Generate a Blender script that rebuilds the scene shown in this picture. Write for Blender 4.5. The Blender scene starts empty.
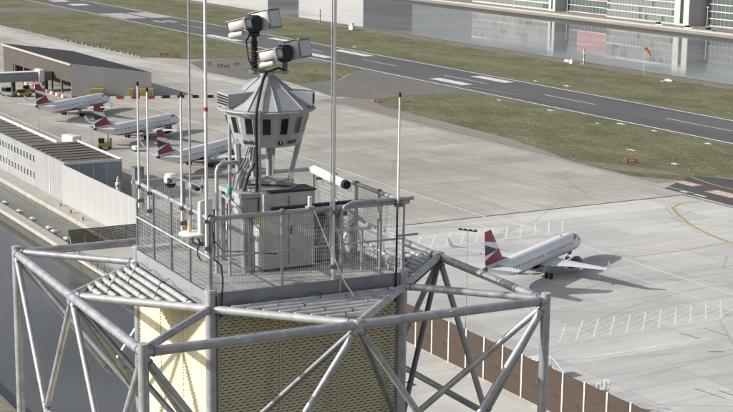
import bpy, math, random
from mathutils import Vector, Matrix, Euler
S = bpy.context.scene
C = S.collection
R = math.radians
rnd = random.Random(7)

# ------------------------------------------------------------------ camera
ALPHA, PITCH, ROLL, CAMH = 0.51625561, 0.19660354, 0.01304519, 60.0   # runway runs along world X
hr = Vector((math.sin(ALPHA), math.cos(ALPHA), 0)); hf = Vector((-math.cos(ALPHA), math.sin(ALPHA), 0))
fw = hf * math.cos(PITCH) + Vector((0, 0, -math.sin(PITCH)))
up0 = hr.cross(fw)
rt = hr * math.cos(ROLL) + up0 * math.sin(ROLL); up = up0 * math.cos(ROLL) - hr * math.sin(ROLL)
cd = bpy.data.cameras.new('camera'); cam = bpy.data.objects.new('camera', cd); C.objects.link(cam)
cam.matrix_world = Matrix(((rt.x, up.x, -fw.x, 0), (rt.y, up.y, -fw.y, 0), (rt.z, up.z, -fw.z, CAMH), (0, 0, 0, 1)))
cd.sensor_width = 36; cd.lens = 1532.66 / 733 * 36; cd.clip_start = 0.5; cd.clip_end = 9000
S.camera = cam
S.render.resolution_x, S.render.resolution_y = 1024, 576

# ------------------------------------------------------------------ sky, sun, exposure
SUN_AZ, SUN_EL = R(253.0), R(27.0)          # direction towards the sun (mathematical azimuth from +X)
w = bpy.data.worlds.new('World'); S.world = w; w.use_nodes = True
nt = w.node_tree; nt.nodes.clear()
sky = nt.nodes.new('ShaderNodeTexSky'); sky.sky_type = 'NISHITA'; sky.sun_disc = False
sky.sun_elevation = SUN_EL; sky.sun_rotation = math.pi / 2 - SUN_AZ
sky.air_density = 1.0; sky.dust_density = 3.0; sky.ozone_density = 0.6
bg = nt.nodes.new('ShaderNodeBackground'); bg.inputs[1].default_value = 0.115
wo = nt.nodes.new('ShaderNodeOutputWorld')
hz = nt.nodes.new('ShaderNodeHueSaturation'); hz.inputs['Saturation'].default_value = 0.5      # milky, thinly veiled sky
nt.links.new(sky.outputs[0], hz.inputs['Color']); nt.links.new(hz.outputs[0], bg.inputs[0]); nt.links.new(bg.outputs[0], wo.inputs[0])
sd = bpy.data.lights.new('sun', 'SUN'); sd.energy = 4.2; sd.angle = R(0.53); sd.color = (1, 0.972, 0.93)
so = bpy.data.objects.new('sun', sd); C.objects.link(so); so.location = (0, 0, 200)
sdir = Vector((math.cos(SUN_AZ) * math.cos(SUN_EL), math.sin(SUN_AZ) * math.cos(SUN_EL), math.sin(SUN_EL)))
so.rotation_euler = sdir.to_track_quat('Z', 'Y').to_euler()
S.view_settings.view_transform = 'Standard'; S.view_settings.look = 'None'
S.view_settings.exposure = 0.2; S.view_settings.gamma = 1.0; S.view_settings.use_curve_mapping = False

# ------------------------------------------------------------------ helpers
class MB:
    def __init__(s): s.v = []; s.f = []
    def add(s, vs, fs):
        b = len(s.v); s.v += [tuple(p) for p in vs]; s.f += [tuple(i + b for i in q) for q in fs]; return s
    def bx(s, x0, x1, y0, y1, z0, z1, M=None):
        vs = [Vector((x, y, z)) for z in (z0, z1) for y in (y0, y1) for x in (x0, x1)]
        if M is not None: vs = [M @ q for q in vs]
        return s.add(vs, [(0, 2, 3, 1), (4, 5, 7, 6), (0, 1, 5, 4), (2, 6, 7, 3), (0, 4, 6, 2), (1, 3, 7, 5)])
    def bevbox(s, x0, x1, y0, y1, z0, z1, b, M=None):
        # box with chamfered vertical and top edges
        def ring(i, z): return [(x0+i+0, y0+i+b, z), (x0+i+b, y0+i, z), (x1-i-b, y0+i, z), (x1-i, y0+i+b, z), (x1-i, y1-i-b, z), (x1-i-b, y1-i, z), (x0+i+b, y1-i, z), (x0+i, y1-i-b, z)]
        rings = [ring(b, z0), ring(0, z0+b), ring(0, z1-b), ring(b, z1)]
        if M is not None: rings = [[M @ Vector(q) for q in r] for r in rings]
        return s.loft(rings)
    def loft(s, rings, close=True, caps=True):
        n = len(rings[0]); b = len(s.v)
        for r in rings: s.v += [tuple(q) for q in r]
        for k in range(len(rings) - 1):
            for i in range(n if close else n - 1):
                j = (i + 1) % n
                s.f.append((b + k*n + i, b + k*n + j, b + (k+1)*n + j, b + (k+1)*n + i))
        if caps and close:
            s.f.append(tuple(b + i for i in reversed(range(n)))); s.f.append(tuple(b + (len(rings)-1)*n + i for i in range(n)))
        return s
    def tube(s, p0, p1, r0, r1=None, n=10):
        return s.path([p0, p1], [r0, r0 if r1 is None else r1], n)
    def path(s, pts, r, n=8):
        pts = [Vector(p) for p in pts]
        rs = r if isinstance(r, (list, tuple)) else [r] * len(pts)
        rings = []; ref = None
        for i, p in enumerate(pts):
            d = (pts[min(i+1, len(pts)-1)] - pts[max(i-1, 0)]).normalized()
            if ref is None: ref = Vector((0, 0, 1)) if abs(d.z) < .9 else Vector((1, 0, 0))
            a = d.cross(ref).normalized(); c = a.cross(d); ref = c
            rings.append([p + (a * math.cos(2*math.pi*k/n) + c * math.sin(2*math.pi*k/n)) * rs[i] for k in range(n)])
        return s.loft(rings)
    def lathe(s, prof, n=16, M=None, rot=0.0, caps=True):
        rings = [[Vector((r*math.cos(rot+2*math.pi*k/n), r*math.sin(rot+2*math.pi*k/n), z)) for k in range(n)] for r, z in prof]
        if M is not None: rings = [[M @ q for q in r] for r in rings]
        return s.loft(rings, caps=caps)
    def prism(s, poly, z0, z1):
        return s.loft([[(x, y, z0) for x, y in poly], [(x, y, z1) for x, y in poly]])
    def sheet(s, poly, z):
        b = len(s.v); s.v += [(x, y, z) for x, y in poly]; s.f.append(tuple(range(b, b + len(poly)))); return s
    def mesh(s, name, mat, smooth=None):
        m = bpy.data.meshes.new(name); m.from_pydata(s.v, [], s.f); m.update()
        if mat: m.materials.append(mat)
        if smooth is not None:
            m.polygons.foreach_set('use_smooth', [True] * len(m.polygons)); m.set_sharp_from_angle(angle=R(smooth))
        return m
    def build(s, name, mat, parent=None, smooth=None, loc=None):
        o = bpy.data.objects.new(name, s.mesh(name, mat, smooth)); C.objects.link(o)
        if parent: o.parent = parent
        if loc: o.location = loc
        return o
def inst(name, mesh, parent=None, loc=(0, 0, 0), rz=0.0, scale=None):
    o = bpy.data.objects.new(name, mesh); C.objects.link(o); o.location = loc; o.rotation_euler = (0, 0, rz)
    if parent: o.parent = parent
    if scale: o.scale = scale
    return o
def tag(o, label, cat, group=None, kind=None):
    o['label'] = label; o['category'] = cat
    if group: o['group'] = group
    if kind: o['kind'] = kind
    return o
def thing(name, label, cat, loc=(0, 0, 0), rz=0.0, group=None):
    o = bpy.data.objects.new(name, None); C.objects.link(o); o.location = loc; o.rotation_euler = (0, 0, rz); o.empty_display_size = .3
    return tag(o, label, cat, group)
def struct(o): o['kind'] = 'structure'; return o
def stuff(o): o['kind'] = 'stuff'; return o
def copy_tree(o, parent=None):
    c = o.copy(); C.objects.link(c); c.parent = parent
    for ch in [q for q in KIDS(o)]: copy_tree(ch, c)
    return c
def KIDS(o): return [q for q in bpy.data.objects if q.parent == o]

# ------------------------------------------------------------------ materials
class N:
    def __init__(s, name):
        s.m = bpy.data.materials.new(name); s.m.use_nodes = True; s.t = s.m.node_tree; s.b = s.t.nodes['Principled BSDF']
        s.tc = s.t.nodes.new('ShaderNodeTexCoord')
    def new(s, k, **kw):
        n = s.t.nodes.new(k)
        for a, v in kw.items(): setattr(n, a, v)
        return n
    def l(s, a, b): s.t.links.new(a, b)
    def val(s, n, i, v):
        if hasattr(v, 'node'): s.l(v, n.inputs[i])
        else: n.inputs[i].default_value = v
    def math(s, op, a, b=0.0, c=None, clamp=False):
        n = s.new('ShaderNodeMath', operation=op, use_clamp=clamp); s.val(n, 0, a); s.val(n, 1, b)
        if c is not None: s.val(n, 2, c)
        return n.outputs[0]
    def mix(s, f, a, b, blend='MIX'):
        n = s.new('ShaderNodeMix', data_type='RGBA', blend_type=blend)
        s.val(n, 0, f)
        for i, v in ((6, a), (7, b)): s.val(n, i, v if hasattr(v, 'node') else (*v[:3], 1))
        return n.outputs[2]
    def coords(s, kind='Object', scale=(1, 1, 1), loc=(0, 0, 0), rot=(0, 0, 0)):
        mp = s.new('ShaderNodeMapping'); s.l(s.tc.outputs[kind], mp.inputs[0]); mp.inputs[3].default_value = scale; mp.inputs[1].default_value = loc; mp.inputs[2].default_value = rot
        return mp.outputs[0]
    def noise(s, scale, detail=4.0, rough=.6, co=None, lo=0.0, hi=1.0):
        n = s.new('ShaderNodeTexNoise'); n.inputs['Scale'].default_value = scale; n.inputs['Detail'].default_value = detail; n.inputs['Roughness'].default_value = rough
        s.l(co if co else s.tc.outputs['Object'], n.inputs['Vector'])
        if (lo, hi) == (0.0, 1.0): return n.outputs[0]
        r = s.new('ShaderNodeMapRange'); s.l(n.outputs[0], r.inputs[0]); r.inputs[1].default_value = lo; r.inputs[2].default_value = hi
        return r.outputs[0]
    def bump(s, h, strength=.3, dist=.02):
        b = s.new('ShaderNodeBump'); b.inputs['Strength'].default_value = strength; b.inputs['Distance'].default_value = dist
        s.l(h, b.inputs['Height']); s.l(b.outputs[0], s.b.inputs['Normal'])
    def col(s, v): s.val(s.b, 'Base Color', v if hasattr(v, 'node') else (*v, 1))
    def set(s, rough=.6, metal=0.0, spec=.5):
        s.val(s.b, 'Roughness', rough); s.val(s.b, 'Metallic', metal); s.b.inputs['Specular IOR Level'].default_value = spec; return s
def plain(name, col, rough=.55, metal=0.0, var=.18, scale=3.0, dirt=None, dirt_amt=0.0, bump=0.0, spec=.5):
    """weathered plain colour: two octaves of tone variation plus blotches of dirt"""
    n = N(name); n.set(rough, metal, spec)
    a = n.noise(scale, 5, .65, lo=.3, hi=.7)
    dark = tuple(c * (1 - var) for c in col); light = tuple(min(1, c * (1 + var * .6)) for c in col)
    c = n.mix(a, dark, light)
    if dirt is not None:
        d = n.noise(scale * .45, 6, .7, n.coords('Object', (1, 1, .35)), .52, .74)
        c = n.mix(n.math('MULTIPLY', d, dirt_amt), c, dirt)
    n.col(c)
    if bump: n.bump(n.noise(scale * 8, 3), bump, .01)
    return n.m

M = {}
M['galv'] = plain('galvanised_steel', (.42, .43, .45), .45, .45, .28, 5, (.16, .155, .15), .5)
M['galv_dark'] = plain('dull_steel', (.20, .205, .22), .5, .45, .3, 5, (.09, .09, .09), .5)
M['galv_light'] = plain('pale_steel', (.50, .50, .49), .5, .3, .25, 5, (.24, .235, .225), .5)
M['white'] = plain('white_paint', (.74, .74, .72), .4, 0, .08, 4, (.45, .44, .41), .35)
M['white_clean'] = plain('white_enamel', (.78, .78, .78), .3, 0, .04, 2)
M['ptz'] = plain('camera_housing_paint', (.50, .50, .49), .45, 0, .12, 8, (.2, .2, .19), .6)
M['cab'] = plain('cab_grey_paint', (.375, .385, .40), .45, 0, .16, 6, (.25, .245, .23), .45)
M['cabinet'] = plain('cabinet_grey', (.47, .455, .43), .5, 0, .16, 4, (.24, .23, .21), .6)
M['black'] = plain('black_rubber', (.018, .018, .02), .55, 0, .3, 20)
M['darkglass'] = plain('dark_glass', (.012, .014, .016), .08, 0, .1, 3)
M['concrete_lt'] = plain('quay_concrete', (.40, .385, .35), .85, 0, .22, .8, (.25, .24, .2), .6, .3)
M['concrete_wall'] = plain('dock_wall_concrete', (.10, .095, .08), .9, 0, .3, .6, (.05, .05, .04), .7, .4)
M['wet_wall'] = plain('wet_dock_wall', (.045, .043, .038), .8, 0, .3, .4)
M['deck'] = plain('deck_grating', (.40, .395, .385), .6, 0, .3, 6, (.13, .125, .12), .6)
M['wire'] = plain('mesh_wire', (.58, .58, .57), .5, 0, .1, 3)
M['kick'] = plain('fascia_plate', (.30, .305, .325), .5, .1, .18, 2.5, (.2, .2, .2), .6)
n = N('cream_cladding'); n.set(.55)
oi = n.new('ShaderNodeObjectInfo')
cl = n.mix(n.noise(1.3, 5, .65, lo=.3, hi=.7), (.70, .635, .44), (.78, .715, .52))
cl = n.mix(n.math('MULTIPLY', oi.outputs['Random'], .35), cl, (.62, .58, .44))
cl = n.mix(n.math('MULTIPLY', n.noise(2.0, 5, .7, n.coords('Object', (3, 3, .12)), .5, .72), .45), cl, (.36, .32, .22))
n.col(cl); M['clad'] = n.m
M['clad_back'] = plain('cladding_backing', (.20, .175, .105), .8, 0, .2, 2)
M['red'] = plain('red_paint', (.36, .05, .055), .4, 0, .12, 2)
M['orange'] = plain('orange_paint', (.50, .21, .12), .5, 0, .15, 3)
M['yellow'] = plain('yellow_paint', (.44, .335, .10), .5, 0, .2, 2, (.25, .18, .05), .5)
M['tyre'] = plain('tyre_rubber', (.02, .02, .02), .8)
M['steel_grey'] = plain('machine_grey', (.22, .22, .23), .5, .3, .2, 4)
M['green_lamp'] = plain('green_lens', (.03, .35, .16), .25)
M['marking'] = plain('runway_white_paint', (.66, .66, .63), .8, 0, .2, .5, (.3, .3, .29), .75)
M['marking_faint'] = plain('worn_apron_paint', (.66, .655, .63), .8, 0, .15, .7, (.45, .44, .41), .8)
M['marking_yellow'] = plain('yellow_line_paint', (.40, .335, .15), .8, 0, .2, .6, (.36, .33, .25), .8)
M['marking_red'] = plain('red_ground_paint', (.48, .27, .23), .85, 0, .2, .4, (.55, .5, .45), .7)
M['tyre_trace'] = plain('rubber_trace', (.33, .32, .30), .85, 0, .25, .4, (.45, .44, .42), .9)
M['soil'] = plain('bare_soil', (.20, .175, .135), .95, 0, .35, .2, (.12, .11, .08), .7)
M['timber'] = plain('weathered_board', (.085, .075, .062), .85, 0, .3, 2, (.16, .14, .115), .6)

def ground_mat(name, a, b, c, streak, joints, jcol):
    """cast concrete: large patches, brushed streaks, stains, and cut joints"""
    n = N(name); n.set(.88, 0, .25)
    col = n.mix(n.noise(.018, 6, .66, lo=.40, hi=.60), tuple(x * .93 for x in a), tuple(x * 1.05 for x in b))
    st = n.noise(1.0, 5, .6, n.coords('Object', streak), .42, .62)
    col = n.mix(n.math('MULTIPLY', st, .4), col, c)
    fine = n.noise(.9, 6, .75, lo=.25, hi=.75)
    col = n.mix(n.math('MULTIPLY', fine, .24), col, tuple(x * .62 for x in a))
    spots = n.noise(.16, 4, .7, n.coords('Object', (1, .35, 1)), .64, .76)
    col = n.mix(n.math('MULTIPLY', spots, .5), col, tuple(x * .5 for x in a))
    pale = n.noise(.045, 5, .7, n.coords('Object', (1, .22, 1), (40, 11, 0)), .56, .7)
    col = n.mix(n.math('MULTIPLY', pale, .5), col, tuple(min(1, x * 1.18) for x in b))
    br = n.new('ShaderNodeTexBrick'); br.offset = 0; n.l(n.coords('Object'), br.inputs[0])
    br.inputs['Scale'].default_value = 1; br.inputs['Brick Width'].default_value = joints[0]; br.inputs['Row Height'].default_value = joints[1]
    br.inputs['Mortar Size'].default_value = joints[2]; br.inputs['Mortar Smooth'].default_value = .3
    br.inputs['Color1'].default_value = (.86, .86, .855, 1); br.inputs['Color2'].default_value = (1.05, 1.045, 1.035, 1); br.inputs['Mortar'].default_value = (*jcol, 1)
    col = n.mix(.85, col, br.outputs[0], 'MULTIPLY')
    oil = n.noise(.55, 3, .55, n.coords('Object', (1, .6, 1), (5, 80, 0)), .70, .78)
    col = n.mix(n.math('MULTIPLY', oil, .5), col, (.12, .115, .105))
    crack = n.new('ShaderNodeTexVoronoi', feature='DISTANCE_TO_EDGE'); n.l(n.coords('Object', (.05, .028, 1)), crack.inputs['Vector']); crack.inputs['Scale'].default_value = 1.0
    ck = n.math('LESS_THAN', crack.outputs['Distance'], .007); col = n.mix(n.math('MULTIPLY', ck, .28), col, (.2, .19, .17))
    n.col(col); n.bump(fine, .15, .01)
    return n.m
M['apron_old'] = ground_mat('old_apron_concrete', (.40, .38, .34), (.48, .46, .42), (.31, .295, .265), (.035, .5, 1), (7.5, 7.5, .09), (.66, .65, .63))
M['apron_new'] = ground_mat('new_apron_concrete', (.50, .49, .475), (.57, .56, .545), (.41, .40, .385), (.45, .03, 1), (6.0, 12.0, .09), (.70, .69, .68))
M['service'] = ground_mat('service_yard_concrete', (.50, .485, .455), (.56, .545, .515), (.42, .40, .37), (.03, .3, 1), (5.0, 5.0, .05), (.85, .84, .83))

def asphalt(name, base, streaks):
    n = N(name); n.set(.82, 0, .35)
    col = n.mix(n.noise(.03, 5, .6, n.coords('Object', (.25, 1, 1)), .35, .65), base, tuple(x * 1.35 for x in base))
    rub = n.noise(.5, 4, .6, n.coords('Object', (.03, 1, 1)), .5, .68)
    col = n.mix(n.math('MULTIPLY', rub, streaks), col, tuple(x * .45 for x in base))
    fine = n.noise(1.3, 6, .75, lo=.3, hi=.7); col = n.mix(n.math('MULTIPLY', fine, .3), col, tuple(x * 1.5 for x in base))
    n.col(col); n.bump(fine, .2, .01); return n.m
M['runway'] = asphalt('runway_asphalt', (.098, .095, .096), .6)
M['taxi'] = asphalt('taxiway_asphalt', (.135, .128, .120), .3)
M['shoulder'] = asphalt('stained_shoulder_asphalt', (.20, .185, .16), .5)
M['asph_dark'] = asphalt('fresh_asphalt', (.065, .063, .064), .3)

n = N('airfield_grass'); n.set(.95, 0, .1)
c1 = n.mix(n.noise(.06, 8, .75, n.coords('Object', (.7, 1, 1)), .38, .62), (.122, .126, .068), (.27, .25, .165))
c1 = n.mix(n.math('MULTIPLY', n.noise(.35, 7, .75, lo=.42, hi=.64), .65), c1, (.098, .102, .055))
c1 = n.mix(n.math('MULTIPLY', n.noise(.022, 4, .6, n.coords('Object', (.3, 1, 1), (9, 3, 0)), .55, .68), .6), c1, (.25, .225, .145))
soil_ = n.noise(.03, 5, .7, n.coords('Object', (.5, 1, 1), (31, 7, 0)), .62, .70)
c1 = n.mix(n.math('MULTIPLY', soil_, .55), c1, (.17, .145, .11))
mow = n.new('ShaderNodeTexWave', bands_direction='Y'); n.l(n.tc.outputs['Object'], mow.inputs[0]); mow.inputs['Scale'].default_value = .09; mow.inputs['Distortion'].default_value = 2.0; mow.inputs['Detail'].default_value = 3
c1 = n.mix(n.math('MULTIPLY', mow.outputs['Fac'], .28), c1, (.10, .105, .055))
c1 = n.mix(n.math('MULTIPLY', n.noise(2.2, 4, .8, lo=.5, hi=.72), .5), c1, (.26, .24, .16))
n.col(c1); n.bump(n.noise(1.6, 6, .8), .9, .25); M['grass'] = n.m

def water(name, base, rough, sc, strength):
    n = N(name); n.set(rough, 0, .5); n.b.inputs['IOR'].default_value = 1.333
    n.col(n.mix(n.noise(.02, 4, .6, lo=.4, hi=.6), tuple(x * .85 for x in base), tuple(x * 1.3 for x in base)))
    gust = n.noise(.035, 5, .65, n.coords('Object', (.5, 1, 1)), .38, .62)
    n.l(n.math('ADD', n.math('MULTIPLY', gust, rough * 1.6), rough * .35), n.b.inputs['Roughness'])
    a = n.noise(sc, 5, .6, n.coords('Object', (1, 1.6, 1))); n.bump(a, strength, .02); return n.m
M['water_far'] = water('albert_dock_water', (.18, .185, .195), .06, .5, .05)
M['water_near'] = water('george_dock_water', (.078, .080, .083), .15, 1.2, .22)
M['water_strip'] = water('green_basin_water', (.075, .082, .062), .2, 1.5, .15)

n = N('barrier_board'); n.set(.8, 0, .2)
c1 = n.mix(n.noise(1.2, 5, .7, n.coords('Object', (.3, 1, 2.5)), .3, .7), (.058, .042, .033), (.092, .068, .054))
wv = n.new('ShaderNodeTexWave', bands_direction='Z'); n.l(n.tc.outputs['Object'], wv.inputs[0]); wv.inputs['Scale'].default_value = 2.6
c1 = n.mix(n.math('MULTIPLY', n.math('POWER', wv.outputs['Fac'], 6.0), .5), c1, (.03, .022, .018)); n.col(c1); n.bump(wv.outputs['Fac'], .4, .02); M['barrier'] = n.m
n = N('ribbed_white_panel'); n.set(.5)
wv = n.new('ShaderNodeTexWave', bands_direction='X'); n.l(n.tc.outputs['Object'], wv.inputs[0]); wv.inputs['Scale'].default_value = 1.0
n.col(n.mix(n.noise(.5, 5, .6, n.coords('Object', (1, 1, .3)), .35, .7), (.385, .39, .388), (.335, .338, .335))); n.bump(wv.outputs['Fac'], .15, .03); M['whitewall'] = n.m

# ------------------------------------------------------------------ the setting
XL, XR = -3200.0, 700.0
WZ = -1.7
def ground(name, x0, x1, y0, y1, z, mat, parent=None): return struct(MB().sheet([(x0, y0), (x1, y0), (x1, y1), (x0, y1)], z).build(name, mat, parent))
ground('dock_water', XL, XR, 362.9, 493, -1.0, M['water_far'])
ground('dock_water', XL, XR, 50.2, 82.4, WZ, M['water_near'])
struct(MB().bx(XL, XR, -1500, 50.2, -6, -.3).build('bank', M['soil']))
apron = struct(MB().bx(XL, XR, 95.2, 362.9, -6, 0).build('apron', M['apron_old']))
struct(MB().bx(-251, XR, 82.4, 95.2, -6, -.003).build('service_yard', M['service']))
struct(MB().sheet([(-251, 95.2), (XR, 95.2), (XR, 106.4), (-251, 106.4)], .005).build('service_yard', M['service']))
struct(MB().bx(XL, XR, 493, 2600, -6, .3).build('north_bank', M['shoulder']))
q = struct(MB().bx(XL, XR, 492.2, 492.96, -5, .1).build('quay_wall', M['wet_wall']))
q = struct(MB().bx(XL, XR, 361.9, 362.8, .012, .35).build('quay_edge', M['concrete_wall']))
struct(MB().bx(XL, XR, 362.95, 363.3, -5, .3).build('quay_wall', M['concrete_wall']))
ground('dock_path', XL, XR, 355, 361.6, .03, M['soil'])
# basin between quay ledges in front of the office building
struct(MB().bx(XL, -251, 82.4, 84.3, -6, .25).build('quay_ledge', M['concrete_lt']))
struct(MB().bx(XL, -251.02, 92.2, 95.18, -6, .15).build('quay_ledge', M['concrete_lt']))
ground('basin_water', XL, -251.03, 84.3, 92.2, -.7, M['water_strip'])
struct(MB().bx(XL, XR, 82.05, 82.38, -5, -.5).build('quay_wall', M['concrete_wall']))
# new slab east of the joint
struct(MB().sheet([(-242, 106.8), (XR, 106.8), (XR, 214.5), (-243, 214.5)], .008).build('new_apron', M['apron_new']))
na = bpy.data.objects['new_apron']
MB().sheet([(-242.6, 106.8), (-242.0, 106.8), (-243.0, 214.5), (-243.6, 214.5)], .014).build('slab_joint', M['asph_dark'], na)
MB().sheet([(-243.6, 214.5), (XR, 214.5), (XR, 215.0), (-243.6, 215.0)], .014).build('slab_joint', M['asph_dark'], na)
# shoulder, taxiways, grass, runway
ground('taxiway_shoulder', -414, -256, 217.5, 232, .01, M['shoulder'])
gsheet_road = struct(MB().sheet([(-2600, 184), (-760, 198), (-700, 203), (-640, 205.5), (-590, 206), (-550, 209.5), (-520, 217), (-480, 214), (-455, 219), (-436, 231), (-412, 226), (-440, 216), (-500, 205), (-545, 197), (-600, 194), (-700, 190), (-2600, 170)], .009).build('service_road', M['service']))
def wob(pts, amp, step=3.5):
    out = []
    for i, (x, y) in enumerate(pts):
        X, Y = pts[(i + 1) % len(pts)]; L = math.hypot(X-x, Y-y); k = max(1, min(140, int(L / step)))
        for t in range(k):
            u = t / k; j = 0 if t == 0 else amp
            out.append((x + (X-x)*u + rnd.uniform(-j, j), y + (Y-y)*u + rnd.uniform(-j, j)))
    return out
def gsheet(name, poly, z, mat, amp=0): return struct(MB().sheet(wob(poly, amp) if amp else poly, z).build(name, mat))
gsheet('grass', [(-406, 233), (-396, 228.5), (-347, 227), (-320, 225.5), (-303, 222.8), (-287, 219.3), (-266, 219.5), (-257, 226), (-260, 233.8), (-240, 246), (-200, 259), (-150, 265), (300, 266), (300, 272.2), (-404, 272.2), (-410, 262), (-413, 244)], .022, M['grass'], .5)
gsheet('grass', [(-2600, 196), (-720, 208), (-660, 210.5), (-619, 210), (-585, 213), (-555, 216), (-540, 228), (-534, 252), (-545, 272.2), (-785, 272.2), (-789, 262), (-795, 232), (-800, 225), (-830, 225), (-826, 262), (-830, 272.2), (-2600, 272.2)], .022, M['grass'], .6)
gsheet('grass', [(-509, 241), (-500, 231), (-472, 228.5), (-453, 231), (-459, 249), (-479, 266.5), (-484, 272.2), (-508, 272.2), (-516, 262)], .022, M['grass'], .3)
gsheet('grass', [(-2600, 305.3), (500, 305.3), (500, 355), (-2600, 355)], .022, M['grass'])
gsheet('worn_verge', [(-286, 219.5), (-276, 220.5), (-268, 224), (-262, 230), (-266, 232), (-275, 228), (-284, 224), (-292, 221.5)], .026, M['soil'], .5)
gsheet('taxiway', [(-545, 272.2), (-533, 250), (-537, 233), (-530, 224), (-500, 217), (-470, 219), (-477, 228), (-509, 240), (-517, 262), (-508, 272.2)], .012, M['taxi'])
gsheet('taxiway', [(-478, 232), (-442, 228), (-420, 225), (-407, 233), (-412, 245), (-409, 262), (-403, 272.2), (-486, 272.2), (-478, 266), (-458, 249)], .014, M['taxi'])
gsheet('taxiway', [(-836, 200), (-795, 200), (-783, 272.2), (-832, 272.2)], .012, M['taxi'])
gsheet('taxiway', [(-251, 216.2), (XR, 216.2), (XR, 264.5), (-150, 264.5), (-200, 258), (-240, 245), (-261, 233)], .012, M['asph_dark'])
rw = struct(MB().sheet([(-1560, 272.2), (400, 272.2), (400, 305.3), (-1560, 305.3)], .03).build('runway', M['runway']))
def mark(x0, x1, y0, y1, mat='marking', parent=rw, z=.04): return MB().sheet([(x0, y0), (x1, y0), (x1, y1), (x0, y1)], z).build('marking', M[mat], parent)
mark(-1560, 400, 273.4, 274.3); mark(-1560, 400, 303.2, 304.1)
for i in range(30):
    x = -250 - i * 59.5
    if x > -720: mark(x - 27, x, 289.1, 289.6, z=.041)
for x0, x1, y0, y1 in ((-449, -428, 279.0, 283.6), (-449, -428, 296, 300.6), (-552, -525, 296, 300.6), (-552, -525, 278.5, 283), (-636, -603, 275.8, 280.2), (-612, -592, 295.5, 300)): mark(x0, x1, y0, y1)
for i in range(14):
    y = 276.0 + i * 1.95
    if i != 7: mark(-775, -738, y, y + 1.1)
for dy, nine in ((3, False), (-3, True)):          # runway number 09
    y_ = 289 + dy
    mark(-720, -708, y_ - 1.6, y_ - .9); mark(-714.7 if nine else -720, -708, y_ + .9, y_ + 1.6); mark(-709.5, -708, y_ - .88, y_ + .88); mark(-720, -718.5, y_ - .88, y_ + (1.6 if nine else .88))
    if nine: mark(-714.7, -713.3, y_ - .88, y_ + .88)
for k in range(2): mark(-850 - k*34, -838 - k*34, 284, 294)
# rough clumps standing out of the turf (uncountable)
tb = MB()
def clumps(x0, x1, y0, y1, k, ok):
    for _ in range(k):
        x, y = rnd.uniform(x0, x1), rnd.uniform(y0, y1)
        if not ok(x, y): continue
        r_, h_ = rnd.uniform(.25, .8), rnd.uniform(.06, .19); a0 = rnd.uniform(0, 6.3); b = len(tb.v)
        for i in range(5):
            a = a0 + i*1.2566; q = r_*rnd.uniform(.5, 1.2); tb.v.append((x + q*math.cos(a), y + q*math.sin(a), .018))
        tb.v.append((x + rnd.uniform(-.1, .1), y + rnd.uniform(-.1, .1), h_)); tb.f += [(b+i, b+(i+1) % 5, b+5) for i in range(5)]
clumps(-620, -180, 305.8, 354.5, 9000, lambda x, y: True)
clumps(-404, -170, 219, 271.5, 6500, lambda x, y: y > 229 - max(0, (x + 347))*.13 and y > 234 + (x + 261)*.45)
clumps(-760, -550, 211, 271.5, 4000, lambda x, y: y > 213.5)
clumps(-505, -470, 233, 270, 500, lambda x, y: y > 232 and x < -462 - (y-232)*.4)
stuff(tag(tb.build('grass_clumps', M['grass']), 'rough turf clumps scattered over the airfield grass', 'grass'))
# thin painted edge of the exit taxiway
def stripe(name, pts, wd, mat, parent, z):
    mb = MB(); L = []; Rr = []
    for i, p in enumerate(pts):
        a = Vector(pts[max(i-1, 0)]); b = Vector(pts[min(i+1, len(pts)-1)]); d = (b - a).normalized(); nn = Vector((-d.y, d.x)) * wd / 2
        L.append(Vector(p) + nn); Rr.append(Vector(p) - nn)
    for i in range(len(pts) - 1): mb.add([(*L[i], z), (*L[i+1], z), (*Rr[i+1], z), (*Rr[i], z)], [(3, 2, 1, 0)])
    return mb.build(name, M[mat], parent)
def arc(cx, cy, r, a0, a1, k=14): return [(cx + r*math.cos(R(a0 + (a1-a0)*i/k)), cy + r*math.sin(R(a0 + (a1-a0)*i/k))) for i in range(k + 1)]
stripe('marking', [(-455, 222), (-449, 236), (-449, 250), (-441, 268), (-425, 279), (-400, 281.5)], .5, 'marking_yellow', bpy.data.objects['taxiway.001'], .043)
stripe('marking', [(-530, 228), (-525, 250), (-528, 268)], .4, 'marking_yellow', bpy.data.objects['taxiway'], .03)
# apron lines
for pts, wd, mat in (
    ([(-242, 164.2), (-420, 164.2)], .35, 'marking_faint'),
    ([(-244, 192.5), (-430, 192.5)], .28, 'marking_yellow'),
    ([(-244, 218.2), (-400, 218.2)], .3, 'marking_faint')):
    stripe('marking', pts, wd, mat, apron, .016)
for pts, wd, mat in (
    ([(-241, 165.8), (-100, 165.6)], .32, 'marking_faint'), ([(-241, 158.9), (-100, 159.0)], .22, 'marking_faint'),
    ([(-236, 213), (-236.2, 208), (-233.5, 203.6), (-228, 200.2), (-219, 195.6), (-212, 193.2), (-204, 191.5), (-190, 190.8), (-120, 190.6)], .75, 'marking_yellow'),
    ([(-237.2, 213), (-237.5, 207.5), (-234.4, 202.6), (-228.4, 198.9), (-219.4, 194.4), (-212, 192.1)], .2, 'marking_yellow'),
    ([(-203.6, 191), (-202.5, 180), (-202.5, 168)], .35, 'marking_yellow'), ([(-190, 166.2), (-189.5, 186)], .2, 'marking_yellow'),
    ([(-241, 112.6), (-90, 112.3)], .3, 'marking_faint'), ([(-158, 121), (-157.5, 145)], .5, 'marking_faint'),
    ([(-165.2, 118), (-164.6, 175)], .12, 'marking_faint')):
    stripe('marking', pts, wd, mat, na, .018)
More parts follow.
